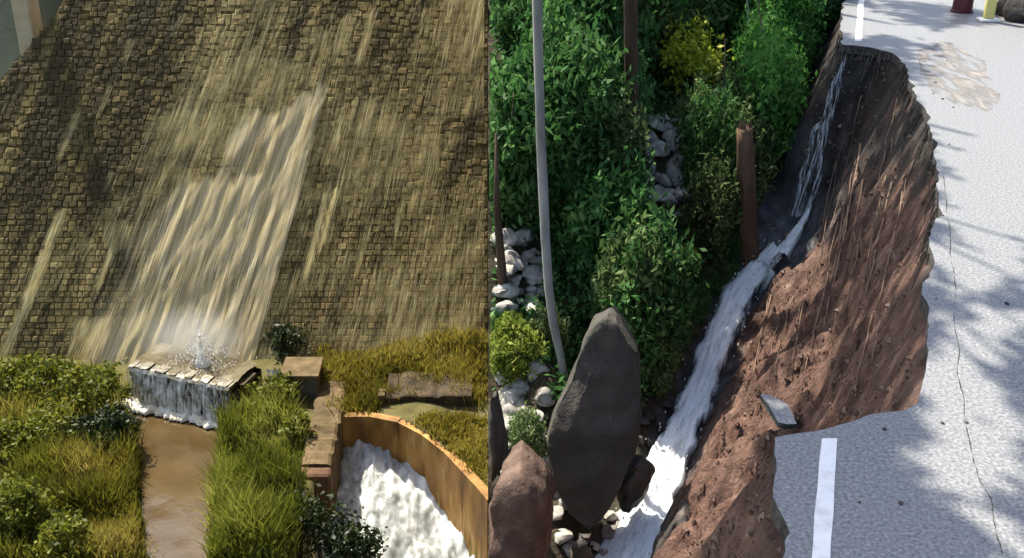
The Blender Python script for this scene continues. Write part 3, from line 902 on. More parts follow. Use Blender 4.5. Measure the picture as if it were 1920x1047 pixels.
gp = region_pts([(-30, 700), (150, 705), (235, 720), (215, 760), (258, 820), (268, 1060), (-30, 1060)], 15000)
grass_patch('grass', gp, .45, 1.0, .055, M['grass'], 'rough olive grass on the bank left of the brown channel')
gp = region_pts([(120, 850), (255, 830), (268, 1060), (90, 1060)], 5000)
grass_patch('grass', gp, .5, 1.0, .05, M['grass_dry'], 'dry yellowed grass along the left edge of the channel')
gp = region_pts([(425, 805), (470, 775), (545, 760), (560, 800), (555, 1060), (398, 1060), (405, 880)], 13000)
grass_patch('grass', gp, .6, 1.35, .055, M['grass_fresh'], 'tall fresh green grass between the channel and the brown wall')
gp = region_pts([(600, 668), (925, 668), (925, 752), (884, 756), (722, 752), (700, 778), (625, 778), (605, 740)], 12000)
grass_patch('grass', gp, .4, .85, .055, M['grass_dry'], 'yellow green grass strip along the dam foot')
gp = region_pts([(775, 792), (885, 775), (925, 772), (925, 925), (880, 880), (830, 835)], 5000)
grass_patch('grass', gp, .12, .35, .06, M['grass_dry'], 'short brownish turf behind the curved pool wall')

def gz(px, py):
    p = atz(px, py, G0)
    p.z = float(valley_h(p.x, p.y))
    return p

bl = [(30, 740, 1.5, .75, 'wide olive bush at the far left edge under the dam'), (110, 745, 1.5, .8, 'rounded olive bush under the dam foot, second from the left edge'),
      (185, 752, 1.3, .85, 'olive bush nearest the weir foam on the left bank'), (205, 835, 1.3, .75, 'dark green bush hanging over the channel edge below the weir'),
      (90, 830, 1.4, .7, 'low green bush in the middle of the left bank'), (20, 860, 1.2, .75, 'green bush at the left picture edge halfway down the bank'),
      (30, 1000, 1.2, .9, 'tall green bush in the bottom left corner'), (125, 1040, 1.0, .7, 'green bush at the bottom edge beside dry grass')]
for px, py, rx, rz, lab in bl:
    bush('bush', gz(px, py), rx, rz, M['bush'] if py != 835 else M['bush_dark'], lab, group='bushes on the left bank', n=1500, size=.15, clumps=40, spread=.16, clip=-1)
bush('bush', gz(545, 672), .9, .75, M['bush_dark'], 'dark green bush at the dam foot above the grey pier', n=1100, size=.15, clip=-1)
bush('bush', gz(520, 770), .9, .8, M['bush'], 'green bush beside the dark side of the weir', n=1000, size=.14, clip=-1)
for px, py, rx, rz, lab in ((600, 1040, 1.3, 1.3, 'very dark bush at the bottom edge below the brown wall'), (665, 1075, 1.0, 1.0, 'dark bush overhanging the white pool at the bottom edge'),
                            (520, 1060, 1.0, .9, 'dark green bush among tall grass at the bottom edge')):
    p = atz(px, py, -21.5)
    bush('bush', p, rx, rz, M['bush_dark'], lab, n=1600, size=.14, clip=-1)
bush('bush', gz(560, 830), .55, .7, M['bush'], 'small bush against the side of the brown wall', n=600, size=.13, clip=-1)

# ================================================================== THE WASHED-OUT ROAD ABOVE THE STREAM
def xl(y):                                    # the road's edge line
    return 0.35 + 0.322 * y
RIM_PX = [(1450, 815), (1490, 806), (1540, 797), (1600, 786), (1640, 772), (1690, 764), (1722, 750), (1728, 690), (1733, 620), (1735, 560), (1741, 500), (1742, 455),
          (1752, 420), (1757, 380), (1763, 340), (1758, 290), (1750, 250), (1738, 220), (1722, 180), (1703, 140), (1690, 112), (1668, 98), (1640, 90), (1606, 86), (1578, 84)]
rim = [(xl(-30) - .32, -30.0), (xl(5.0) - .30, 5.0), (xl(6.2) - .28, 6.2)] + [tuple(atz(px, py, 0)[:2]) for px, py in RIM_PX]
rim += [(xl(24) - .42, 24.0), (xl(27) - .38, 27.0), (xl(80) - .38, 80.0)]
def jag(pl, step=.12, amp=.06):
    out = []
    for (a, b) in zip(pl[:-1], pl[1:]):
        L_ = math.dist(a, b)
        n_ = max(1, min(60, int(L_ / step)))
        for i in range(n_):
            k = i / n_
            p = [a[0] + (b[0] - a[0]) * k, a[1] + (b[1] - a[1]) * k]
            q = .06 if L_ > 20 else amp
            p[0] += q * float(fbm(p[0] * 2.2, p[1] * 2.2, 4.0, 3)); p[1] += q * float(fbm(p[0] * 2.2, p[1] * 2.2, 9.0, 3))
            out.append(tuple(p))
    out.append(pl[-1])
    return out
rimj = jag(rim)
RJ = np.array(rim)

def rim_dist(X, Y):
    """distance left of the road's broken edge (negative on the road) and place along it"""
    shp = X.shape
    P = np.stack([X.ravel(), Y.ravel()], -1)
    best = np.full(len(P), 1e9); s = np.zeros(len(P))
    acc = 0
    ins = np.zeros(len(P), bool)
    for a, b in zip(RJ[:-1], RJ[1:]):
        d = b - a; L_ = np.linalg.norm(d)
        t = np.clip(((P - a) @ d) / L_ ** 2, 0, 1)
        q = np.linalg.norm(P - (a + t[:, None] * d), axis=1)
        m = q < best
        best[m] = q[m]; s[m] = acc + t[m] * L_
        acc += L_
        c = ((a[1] > P[:, 1]) != (b[1] > P[:, 1]))
        xi = a[0] + (P[:, 1] - a[1]) * (b[0] - a[0]) / (b[1] - a[1] + 1e-9)
        ins ^= c & (P[:, 0] > xi)
    e = np.where(ins, -best, best)
    return e.reshape(shp), s.reshape(shp)

ST = [(1165, 1075, -6.35), (1190, 1020, -6.2), (1225, 940, -6.0), (1262, 850, -5.75), (1298, 770, -5.5), (1322, 700, -5.2), (1352, 630, -4.9), (1388, 550, -4.5), (1420, 505, -4.15), (1452, 474, -3.8)]
SP3 = [atz(*p) for p in ST]
sy = [p.y for p in SP3]; sx = [p.x for p in SP3]; sz = [p.z for p in SP3]
def stream(Y):
    Y = np.asarray(Y, float)
    X = np.interp(Y, sy, sx); Z = np.interp(Y, sy, sz)
    lo_ = np.clip(sy[0] - Y, 0, 99); hi_ = np.clip(Y - sy[-1], 0, 99)
    return X - lo_ * .5 + np.clip(hi_, 0, 3) * .25, Z - lo_ * .12 + hi_ * .43

def slope_h(X, Y, full=False):
    e, s = rim_dist(X, Y)
    Xs, Zs = stream(Y)
    ep = np.clip(e, 0, 50)
    f_ = np.where(ep < 1.1, 2.7 * ep, 2.97 + 1.22 * (ep - 1.1))
    flute = fbm(s * 2.3, ep * .55, 2.0, 4)
    fade = np.clip(ep / .5, 0, 1)
    soil = -.19 - f_ + fade * (.30 * flute - .22 * np.abs(fbm(s * 5.5, ep * .8, 6.0, 3)) + .16 * fbm(X * 3.1, Y * 3.1, ep, 4) + .07 * fbm(X * 9, Y * 9, ep * 3, 2))
    d = np.clip(Xs - .3 - X, 0, 20)
    bank = Zs + .34 * d + np.clip(d / .6, 0, 1) * (.35 * fbm(X * .8, Y * .8, 5.0, 4) + .10 * fbm(X * 4, Y * 4, 1.0, 3))
    z = np.maximum(soil, bank)
    w = .52 + .1 * fbm(Y * 1.3, Y * .2)
    bed = np.clip(1.4 - np.abs(X - Xs) / w, 0, 1) * (Y < sy[-1] + .4)
    z = z * (1 - bed) + np.minimum(z, Zs - .12) * bed
    z = np.where(e < 0, -.19, z)
    if not full:
        return z
    forest = np.clip((bank - soil) * 2.2 + .4 + .6 * fbm(X * 1.5, Y * 1.5, 2.0, 3), 0, 1)
    rock = np.exp(-((X - 6.15) / .75) ** 2 - ((Y - 21.0) / 1.6) ** 2) * 1.5 + np.clip(1.6 - np.abs(X - Xs) / .45, 0, 1) * .5 * (Y < sy[-1])
    rock = np.clip(rock + .35 * fbm(X * 2.5, Y * 2.5, 7.0, 3) * (rock > .15), 0, 1)
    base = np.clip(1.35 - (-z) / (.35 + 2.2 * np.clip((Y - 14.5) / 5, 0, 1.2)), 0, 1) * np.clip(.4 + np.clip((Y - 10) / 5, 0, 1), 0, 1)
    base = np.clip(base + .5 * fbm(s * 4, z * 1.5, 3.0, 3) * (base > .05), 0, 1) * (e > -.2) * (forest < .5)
    return z, forest, rock, base

gx = np.concatenate([np.arange(0.0, 9.6, .07), np.linspace(9.8, 16, 12)])
gy = np.concatenate([np.linspace(-30, 7.2, 40), np.arange(7.3, 30, .08), np.linspace(30.3, 60, 60)])
X, Y = np.meshgrid(gx, gy)
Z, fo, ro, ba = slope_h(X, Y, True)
nx, ny = len(gx), len(gy)
tv = np.stack([X, Y, Z], -1).reshape(-1, 3)
ii = np.arange(nx * ny).reshape(ny, nx)
tf = np.stack([ii[:-1, :-1], ii[:-1, 1:], ii[1:, 1:], ii[1:, :-1]], -1).reshape(-1, 4)
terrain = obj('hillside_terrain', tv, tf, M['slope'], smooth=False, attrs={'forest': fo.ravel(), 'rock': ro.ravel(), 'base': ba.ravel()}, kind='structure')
bvh = BVHTree.FromPolygons([tuple(p) for p in tv.tolist()], tf.tolist())
# earth side of the spur, down to the valley
top = tv.reshape(ny, nx, 3)[:, 0]
sv = [tuple(p) for p in top] + [(p[0], p[1], -27) for p in top]
n = ny
obj('spur_cliff', sv, [(i, i + n, i + n + 1, i + 1) for i in range(n - 1)], M['clay'], kind='structure')

def hit(px, py):
    r = ray(px, py).normalized()
    q = bvh.ray_cast(Vector((0, 0, CAM_Z)), r)[0]
    return q if q is not None else aty(px, py, 30)

def ground(x, y):
    q = bvh.ray_cast(Vector((x, y, 40)), Vector((0, 0, -1)))[0]
    return q.z if q is not None else -3.0

# verge and cut slope on the far side of the road
v, f, *_ = grid(np.linspace(-3, 60, 64), np.linspace(-40, 90, 80),
                lambda U, V: -.27 + np.clip(U, 0, 60) * .38 * np.clip(U / 6, 0, 1) + .25 * fbm(U * .4, V * .4) * np.clip(U / 3, 0, 1))
v = np.column_stack([v[:, 0] + xl(v[:, 1]) + 8.2, v[:, 1], v[:, 2]])
obj('verge_slope', v, f, M['far_hill'], smooth=True, kind='structure')

# ---- road
road_pl = list(rimj) + [(xl(80) + 8, 80.0), (xl(-30) + 8, -30.0)]
rb = MB()
rb.prism(road_pl[::-1], -.17, 0.0)
M['asphalt_edge'] = material('broken_asphalt_edge', [(0.02, 0.02, 0.02), (0.06, 0.057, 0.052), (0.13, 0.12, 0.11)], scale=9, rough=.9, bump=.8, bscale=20)
def dark_sides(o):
    o.data.materials.append(M['asphalt_edge'])
    for p_ in o.data.polygons:
        if abs(p_.normal.z) < .6: p_.material_index = 1
    return o
road = dark_sides(rb.build('road', M['asphalt'], kind='structure'))
def line_piece(y0, y1, name='edge_line'):
    mb = MB()
    ys_ = np.linspace(y0, y1, 60)
    rows = [[(xl(y) - .066 + .006 * random.uniform(-1, 1), y, .004), (xl(y) + .066 + .006 * random.uniform(-1, 1), y, .004)] for y in ys_]
    mb.quadstrip(rows, closed=False)
    o = mb.build(name, M['paint'], kind=None)
    o.parent = road
    return o
line_piece(-12, 7.62)
line_piece(22.05, 45)
# broken asphalt pieces on the rim
def rock_mesh(name, seed, mat, flat=1.0, rough=.22, sub=3, facet=True):
    r = random.Random(seed)
    bm = bmesh.new()
    bmesh.ops.create_icosphere(bm, subdivisions=sub, radius=1)
    planes = []
    for k in range(11):
        d = Vector((r.gauss(0, 1), r.gauss(0, 1), r.gauss(0, 1))).normalized()
        planes.append((d, r.uniform(.42, .85)))
    off = r.uniform(0, 50)
    for v_ in bm.verts:
        p = v_.co.copy()
        for d, h in planes:
            q = p.dot(d)
            if q > h:
                p -= d * (q - h) * .92
        p *= 1 + rough * .35 * float(fbm(p.x * 2 + off, p.y * 2, p.z * 2, 3))
        v_.co = Vector((p.x, p.y, p.z * flat))
    me = bpy.data.meshes.new(name)
    bm.to_mesh(me); bm.free()
    me.materials.append(mat)
    me.polygons.foreach_set('use_smooth', np.ones(len(me.polygons), dtype=bool))
    me.set_sharp_from_angle(angle=math.radians(32))
    return me

p = hit(1466, 770)
mb = MB()
c = atz(1468, 768, -.05)
mb.prism([(c.x - .10, c.y - .24), (c.x - .02, c.y - .27), (c.x + .05, c.y - .26), (c.x + .09, c.y + .05), (c.x + .13, c.y + .35), (c.x + .08, c.y + .66), (c.x + .02, c.y + .70), (c.x - .03, c.y + .62), (c.x - .07, c.y + .2)],
         [-.08, -.08, -.08, -.15, -.25, -.36, -.36, -.33, -.18], [-.03, -.03, -.03, -.10, -.20, -.31, -.31, -.28, -.13])
dark_sides(mb.build('asphalt_fragment', M['asphalt'], label='small grey tongue of broken asphalt jutting over the soil bank', cat='asphalt piece'))

# ---- stream and falls
def water_ribbon(name, pts, widths, label, arch=.06, nu=14, nv=130, cat='waterfall', rough=.07, mat='cascade'):
    P = np.array([list(p) for p in pts]); k = np.linspace(0, 1, len(P)); kk = np.linspace(0, 1, nv)
    C = np.stack([np.interp(kk, k, P[:, i]) for i in range(3)], -1)
    for _ in range(4):
        C[1:-1] = (C[:-2] + C[2:] + 2 * C[1:-1]) / 4
    W = np.interp(kk, k, widths)
    T = np.gradient(C, axis=0); S = np.cross(T, [0, 0, 1.0]); S /= np.linalg.norm(S, axis=1, keepdims=True) + 1e-9
    arc = np.concatenate([[0], np.cumsum(np.linalg.norm(np.diff(C, axis=0), axis=1))])
    vs, fl, wt = [], [], []
    for i in range(nv):
        for j in range(nu):
            u = j / (nu - 1) * 2 - 1
            wv = W[i] * (1 + .22 * float(fbm(arc[i] * 2.2, 3.0 + (u > 0) * 9)))
            q = C[i] + S[i] * u * wv / 2
            q[2] += arch * (1 - u * u) + rough * float(fbm(u * 3.5, arc[i] * .9, 2.0, 3)) - (.10 if abs(u) > .95 else 0)
            vs.append(q); fl.append((u * wv / 2 * 1.0, arc[i], 0)); wt.append(1.0 - .75 * max(0, (abs(u) - .55) / .45))
    fs = [(i * nu + j, i * nu + j + 1, (i + 1) * nu + j + 1, (i + 1) * nu + j) for i in range(nv - 1) for j in range(nu - 1)]
    return obj(name, vs, fs, M[mat], smooth=True, attrs={'flow': fl, 'wet': wt}, label=label, cat=cat)

pts = [Vector((a, b, c_ + .10)) for a, b, c_ in zip(sx, sy, sz)]
pts = [pts[0] + Vector((-.9, -1.8, -.2))] + pts
water_ribbon('rushing_stream', pts, [1.5, 1.35, 1.05, .82, .66, .60, .62, .70, .78, .9, .8], 'white rushing stream pouring down beside the brown soil bank')
for k, (dx, lab) in enumerate(((0, 'thin pale trickle nearest the soil down the grey rock above the stream'), (-12, 'middle thin pale trickle down the grey rock above the stream'), (-24, 'outermost thin trickle down the grey rock beside the creepers'))):
    pts = [hit(px + dx + random.uniform(-4, 4), py) for px, py in ((1588 - k * 3, 100 + k * 30), (1578, 140 + k * 25), (1568, 190 + k * 20), (1556, 240), (1545, 285), (1533, 330), (1522, 370), (1512, 410))]
    pts = [p + Vector((-.04, -.06, .05)) for p in pts]
    water_ribbon('trickle', pts, [.05, .1, .05, .12, .07, .15, .1, .2], lab, rough=.03, arch=.02, mat='trickle')
pts = [hit(1518, 400), hit(1500, 430), hit(1480, 458), hit(1462, 482)]
pts = [p + Vector((-.05, -.08, .10)) for p in pts]
water_ribbon('water_slide', pts, [.12, .16, .3, .5], 'short glinting water slide where the trickle meets the stream', rough=.05, arch=.03)

# flying drops along the stream
dm = MB()
for k in range(320):
    t_ = random.random(); i = min(len(sx) - 2, int(t_ * (len(sx) - 1))); kk = random.random()
    c = Vector((sx[i] + (sx[i + 1] - sx[i]) * kk, sy[i] + (sy[i + 1] - sy[i]) * kk, sz[i] + (sz[i + 1] - sz[i]) * kk))
    c += Vector((random.gauss(0, .24), random.gauss(0, .1), .12 + abs(random.gauss(0, .12)))); q = random.uniform(.006, .018)
    dm.tube([c - Vector((0, 0, q * 1.8)), c, c + Vector((0, 0, q * 1.8))], [q * .3, q, q * .3], n=4)
dm.build('water_drops', M['spray'], kind='stuff', label='white drops and spray leaping along the rushing stream', cat='spray')

# ---- big rocks
def boulder(name, outline, depth_y, thick, mat, label, rough=.05, lean=0.0, cat='boulder', face_bulge=.12, soft=3):
    """a boulder whose near face has the given outline, standing at its own distance"""
    c2 = np.mean(np.array(outline, float), 0)
    bm = bmesh.new()
    base_y = depth_y
    ymin = max(p[1] for p in outline)
    pts_ = []
    for (px, py) in outline:
        y = base_y + (ymin - py) * lean
        p = aty(px, py, y)
        pts_.append(p)
        pts_.append(p + Vector((random.uniform(.05, .2), thick * random.uniform(.75, 1.1), random.uniform(-.25, -.05))))
    cc = sum(pts_, Vector()) / len(pts_)
    for px, py in outline:
        qx, qy = c2[0] + (px - c2[0]) * .55, c2[1] + (py - c2[1]) * .55
        p = aty(qx, qy, base_y + (ymin - qy) * lean - face_bulge)
        pts_.append(p)
    for p in pts_:
        p.x = max(p.x, .004)
        bm.verts.new(p)
    bmesh.ops.convex_hull(bm, input=bm.verts)
    for v_ in [v_ for v_ in bm.verts if not v_.link_faces]:
        bm.verts.remove(v_)
    bmesh.ops.triangulate(bm, faces=bm.faces)
    bmesh.ops.bevel(bm, geom=list(bm.edges), offset=.035, segments=1, affect='EDGES', clamp_overlap=True)
    for _ in range(3):
        bmesh.ops.subdivide_edges(bm, edges=[e for e in bm.edges if e.calc_length() > .16], cuts=1, use_grid_fill=True)
        bmesh.ops.triangulate(bm, faces=bm.faces)
    for _ in range(soft):
        bmesh.ops.smooth_vert(bm, verts=bm.verts, factor=.5, use_axis_x=True, use_axis_y=True, use_axis_z=True)
    bmesh.ops.recalc_face_normals(bm, faces=bm.faces)
    bm.normal_update()
    for v_ in bm.verts:
        p = v_.co
        v_.co = p + v_.normal * rough * float(fbm(p.x * 1.7, p.y * 1.7, p.z * 1.7, 4))
        v_.co.x = max(v_.co.x, .003)
    me = bpy.data.meshes.new(name)
    base = Vector((cc.x, cc.y, min(p.z for p in pts_)))
    bm.transform(Matrix.Translation(-base))
    bm.to_mesh(me); bm.free()
    me.materials.append(mat)
    me.polygons.foreach_set('use_smooth', np.ones(len(me.polygons), dtype=bool))
    me.set_sharp_from_angle(angle=math.radians(50))
    return put(name, me, loc=base, label=label, cat=cat)

boulder('boulder', [(1118, 606), (1136, 597), (1158, 608), (1196, 665), (1203, 740), (1188, 850), (1160, 930), (1130, 985), (1105, 1003), (1070, 970), (1040, 925), (1020, 835), (1040, 775), (1078, 690), (1106, 624)],
        13.6, .8, M['slab'], 'huge dark grey slab-like boulder with pointed top standing beside the stream', lean=.0034, rough=.07, soft=1, face_bulge=.05)
boulder('boulder', [(916, 935), (945, 905), (975, 888), (1000, 905), (1022, 935), (1027, 1000), (1024, 1075), (916, 1080)],
        12.2, 1.2, M['brown_rock'], 'reddish brown boulder in the corner below the dark slab boulder', lean=.001, rough=.10)
boulder('boulder', [(916, 745), (926, 760), (935, 820), (938, 880), (925, 910), (916, 915)], 13.6, .7, M['slab'], 'narrow grey rock at the divide above the reddish brown boulder', lean=.001)
boulder('boulder', [(1262, 975), (1285, 962), (1315, 985), (1345, 1010), (1355, 1080), (1232, 1080), (1240, 1020)], 13.2, .6, M['dark_rock'], 'dark wet rock beside the stream at the bottom edge', rough=.22, soft=1)
boulder('boulder', [(1085, 1000), (1105, 1012), (1120, 1050), (1125, 1085), (1070, 1085), (1072, 1030)], 12.9, .5, M['dark_rock'], 'small dark rock under the huge slab boulder at the bottom edge', rough=.2, soft=1)
boulder('boulder', [(1178, 880), (1196, 868), (1206, 895), (1204, 935), (1186, 960), (1165, 955), (1162, 910)], 14.2, .4, M['dark_rock'], 'dark rock between the huge slab boulder and the stream', rough=.22, soft=1)

# stones in the sunny gaps
RM = [rock_mesh('rock', 100 + k, M['pale_rock'], flat=.75, sub=3) for k in range(7)]
RD = [rock_mesh('rock', 200 + k, M['dark_rock'], flat=.75, sub=2) for k in range(4)]
def rocks(region, n, smin, smax, meshes, label, group):
    spots = sorted((random.uniform(region[1], region[3]), random.uniform(region[0], region[2])) for _ in range(n))
    for k, (py, px) in enumerate(spots):
        q = hit(px, py)
        s = random.uniform(smin, smax)
        if q.x < s * 1.35:
            q.x = s * 1.35
        put('rock', meshes[k % len(meshes)], loc=q + Vector((0, 0, s * .15)), rot=(random.uniform(-.3, .3), random.uniform(-.3, .3), random.uniform(0, 6.28)),
            scale=(s * random.uniform(.8, 1.3), s * random.uniform(.8, 1.2), s * random.uniform(.7, 1.1)), label=label + ', ' + ORD[k] + ' from the top', cat='rock', group=group)
rocks((922, 445, 1012, 590), 34, .12, .30, RM, 'pale rock in the sunny heap left of the slender grey trunk', 'pale rocks left of the slender trunk')
rocks((925, 690, 1035, 900), 34, .12, .30, RM, 'pale rock on the sunny ground left of the huge slab boulder', 'pale rocks left of the slab boulder')
rocks((1030, 930, 1180, 1050), 22, .08, .2, RM, 'pale stone in the stream bed below the huge slab boulder', 'stones below the slab boulder')
rocks((1190, 225, 1290, 430), 40, .12, .34, RM, 'pale rock in the bare sunny gap amid the forest', 'pale rocks in the forest gap')
rocks((1195, 760, 1260, 960), 16, .07, .18, RD, 'dark wet stone between the slab boulder and the stream', 'dark stones by the stream')

# ---- trunks
def trunk_thing(name, pts, rads, mat, label, cat='tree'):
    t = thing(name, pts[0], label, cat)
    mb = MB(); mb.tube(pts, rads, n=11, rough=.10)
    mb.build('trunk', mat, t, smooth=True)
    return t

def crown(t, centers, n, size, mat, rad0, clip=None, name='crown', flat=.7):
    P, S = [], []
    for c in centers:
        rad = c[3] if len(c) > 3 else rad0
        c = c[:3]
        p, s = clump_points(int(n * (rad / rad0) ** 1.6), rad, rad, rad * flat, 22, .16)
        p[:, 2] -= rad * flat
        P.append(p + np.array(c)[None]); S.append(s)
    P = np.concatenate(P); S = np.concatenate(S)
    me = leaf_mesh(name, P, size, mat, (lambda V: (V[:, :, 0] > .02).all(1)) if clip else None, tints=S)
    o = put(name, me, t); o.location = -t.location
    return o

b0 = hit(1062, 715)
pole = [(1066, 725), (1052, 672), (1038, 610), (1029, 540), (1022, 450), (1018, 350), (1014, 250), (1010, 120), (1007, 0), (1006, -150)]
pp = [aty(px, py, b0.y - .25 + .012 * (725 - py) * .12) for px, py in pole]
pp[0].z -= .3
tl = [pp[-1] + Vector((.1, .1, 1.4)), pp[-1] + Vector((.4, .2, 3.2)), pp[-1] + Vector((.9, .3, 5.5))]
slim = trunk_thing('slender_tree', pp + tl, [.07, .07, .072, .075, .078, .08, .08, .08, .08, .078, .07, .06, .03], M['grey_pole'],
                   'tall slender bare grey trunk bending down to the huge slab boulder')
sc_ = [(-1.1, 11.0, 8.0, .95), (-1.0, 12.0, 8.0, .95), (-.85, 13.0, 8.0, .9), (-1.9, 12.4, 8.2, .95), (-1.9, 11.2, 8.2, .9), (.1, 15.0, 8.0, 1.1), (.6, 17.0, 8.2, 1.1), ]  # unseen crown clusters, placed to throw shade on road and washout
sp_ = [(1.2, 11.2, 8.0), (1.45, 12.3, 8.0), (1.95, 13.4, 8.0), (2.5, 14.6, 8.1), (3.1, 15.9, 8.1)]  # sparser clusters out of view, added to shade the road's right side
mb = MB()
for c in sc_ + sp_:
    mb.tube([tl[0], (tl[1] * .5 + Vector(c[:3]) * .5), c[:3]], [.05, .04, .015], n=5)
mb.build('branch', M['grey_pole'], slim, smooth=True)
crown(slim, sc_, 1100, .2, M['crown_leaf'], 1.05, flat=.8)
crown(slim, sp_, 560, .16, M['crown_leaf'], .78, flat=.8)

b1 = hit(1186, 312)
pp = [aty(px, py, b1.y) for px, py in ((1187, 325), (1186, 240), (1184, 140), (1182, 20), (1180, -60))]
tl = [pp[-1] + Vector((.1, 0, 2)), pp[-1] + Vector((.2, .3, 5)), pp[-1] + Vector((.3, .3, 8))]
dark = trunk_thing('forest_tree', pp + tl, [.16, .14, .13, .13, .12, .12, .1, .05], M['bark'], 'dark straight tree trunk rising beside the bare rocky gap in the forest')
sc_ = [(1.1, 18.9, 8.0, 1.2), (1.5, 20.9, 8.2, 1.2), (2.1, 23.0, 8.0, 1.2), (-.2, 19.5, 7.6, 1.1), (.3, 22.5, 7.4, 1.1)]  # clusters above the view, placed to shade the washout
mb = MB()
for c in sc_:
    mb.tube([tl[0], (tl[1] * .5 + Vector(c[:3]) * .5), c[:3]], [.07, .05, .015], n=5)
mb.build('branch', M['bark'], dark, smooth=True)
crown(dark, sc_, 900, .2, M['crown_leaf'], 1.25, flat=.8)

b2 = hit(1395, 440)
pp = [aty(px, py, b2.y - .25) for px, py in ((1403, 480), (1402, 440), (1403, 380), (1399, 320), (1397, 270), (1396, 240))]
bt = trunk_thing('broken_trunk', pp, [.24, .19, .17, .175, .16, .155], M['red_bark'], 'short reddish brown broken tree trunk standing among green creepers', cat='tree trunk')
mb = MB()
for k in range(7):
    a = k * .9; q = pp[-1] + Vector((math.cos(a) * .1, math.sin(a) * .1, -.05))
    mb.tube([q, q + Vector((random.uniform(-.03, .03), random.uniform(-.03, .03), random.uniform(.08, .3)))], [.05, .008], n=4)
mb.build('splinters', M['red_bark'], bt)
b3 = hit(935, 520)
pp = [aty(px, py, b3.y - .2) for px, py in ((948, 600), (942, 520), (936, 450), (932, 380), (930, 250))]
trunk_thing('forest_tree', pp, [.09, .085, .075, .06, .02], M['bark'], 'thin dark trunk among the pale rocks at the divide')

# trees that stand outside the picture and shade the road
def shade_tree(x, y, h, cs, label, rad=1.3, n=800):
    z0 = ground(x, y) if x < 15 else .5
    t = thing('roadside_tree', (x, y, z0), label, 'tree')
    mb = MB(); mb.tube([(x, y, z0 - .2), (x + .1, y, h * .4), (x - .1, y + .1, h * .75), (x, y, h)], [.22, .18, .13, .06], n=8)
    for c in cs:
        mb.tube([(x, y, h * .6), (x * .5 + c[0] * .5, y * .5 + c[1] * .5, h * .7), c], [.08, .06, .02], n=5)
    mb.build('trunk', M['bark'], t, smooth=True)
    crown(t, cs, n, .24, M['crown_leaf'], rad)
shade_tree(4.2, 29.5, 10, [(2.9, 24.9, 8), (3.7, 26.2, 8.2), (2.2, 27, 7.5), (5.6, 30.5, 9.8)], 'leafy tree behind the forest edge beyond the washed-out road')

# ---- forest plants
def plant_spot(px, py):
    q = hit(px, py)
    return Vector((max(q.x, .05), q.y, q.z - .05))
PROTO = []
for k in range(7):
    p, s = clump_points(3000, .85, .85, 1.15, 70, .15)
    p[:, 2] += .12 * np.sin(p[:, 0] * 9) - .25 * np.abs(rng.normal(size=len(p)))
    PROTO.append(leaf_mesh('foliage', p, .085, M[('leaf', 'leaf', 'leaf_mid')[k % 3]], tints=s, droop=1.1, elong=2.1))
PB = []
for k in range(3):
    p, s = clump_points(3200, .8, .8, 1.3, 70, .16)
    p[:, 2] -= .3 * np.abs(rng.normal(size=len(p)))
    PB.append(leaf_mesh('foliage', p, .075, M['leaf_bright'], tints=s, droop=1.3, elong=2.2))
stem_b = MB()
for k in range(4):
    a = k * 1.57 + .4
    stem_b.tube([(0, 0, -.2), (math.cos(a) * .25, math.sin(a) * .25, .6), (math.cos(a) * .5, math.sin(a) * .5, 1.2)], [.05, .035, .008], n=5)
STEM = mesh_data('stem', stem_b.v, stem_b.f, M['bark'])
def forest_bush(px, py, s, kind, label, group, zs=1.0):
    q = plant_spot(px, py)
    if q.x - s * 1.25 < 0:                     # grows right at the divide: its own trimmed foliage
        mat = {'leaf': M['leaf'], 'bright': M['leaf_bright'], 'yellow': M['leaf_sun_yellow'], 'lime': M['leaf_lime']}[kind]
        return bush('forest_shrub', q, s, s * .8 * zs, mat, label, 'shrub', group, n=3600, size=.095 * s, clip=1, clumps=70, spread=.15, droop=1.1, elong=2.1)
    if kind == 'yellow':
        return bush('forest_shrub', q, s, s * .8 * zs, M['leaf_sun_yellow'], label, 'shrub', group, n=1400, size=.13 * s, clumps=34, spread=.18)
    t = thing('forest_shrub', q, label, 'shrub', group)
    t.rotation_euler.z = random.uniform(0, 6.28)
    t.scale = (s, s, s * zs)
    put('foliage', random.choice(PROTO if kind == 'leaf' else PB), t)
    put('stem', STEM, t)
    return t
for (x0, y0, x1, y1, n, smin, smax, kind, lab, grp) in [
        (920, -60, 1000, 420, 12, .8, 1.2, 'leaf', 'dark green shrub between the divide and the slender grey trunk', 'shrubs left of the slender trunk'),
        (1020, -60, 1180, 560, 26, .8, 1.25, 'leaf', 'dark green shrub between the slender grey trunk and the rocky gap', 'shrubs right of the slender trunk'),
        (1190, -80, 1400, 200, 16, .8, 1.2, 'leaf', 'dark green shrub above the bare rocky gap', 'shrubs above the rocky gap'),
        (1290, 260, 1390, 640, 16, .55, .85, 'leaf', 'green shrub between the rocky gap and the broken trunk', 'shrubs left of the broken trunk'),
        (1190, 430, 1300, 700, 14, .6, .9, 'leaf', 'green shrub below the bare rocky gap', 'shrubs below the rocky gap'),
        (1395, 60, 1480, 380, 16, .6, .95, 'bright', 'fresh green leafy creeper mound beside the broken trunk', 'creepers beside the broken trunk'),
        (1420, -60, 1560, 120, 10, .7, 1.0, 'leaf', 'green shrub below the far end of the road edge', 'shrubs below the far road edge')]:
    spots = []
    while len(spots) < n:
        px, py = random.uniform(x0, x1), random.uniform(y0, y1)
        if math.hypot((px - 1240) / 85, (py - 430) / 205) < 1 or (1215 < px < 1365 and 130 < py < 300) or (px < 1095 and py > 400): continue
        if py > 280 and px > 1450 - (py - 280) * .66: continue
        spots.append((py, px))
    spots.sort()
    for k, (py, px) in enumerate(spots):
        forest_bush(px, py, random.uniform(smin, smax), kind, lab + ', ' + ORD[k] + ' from the top', grp, random.uniform(.8, 1.3))
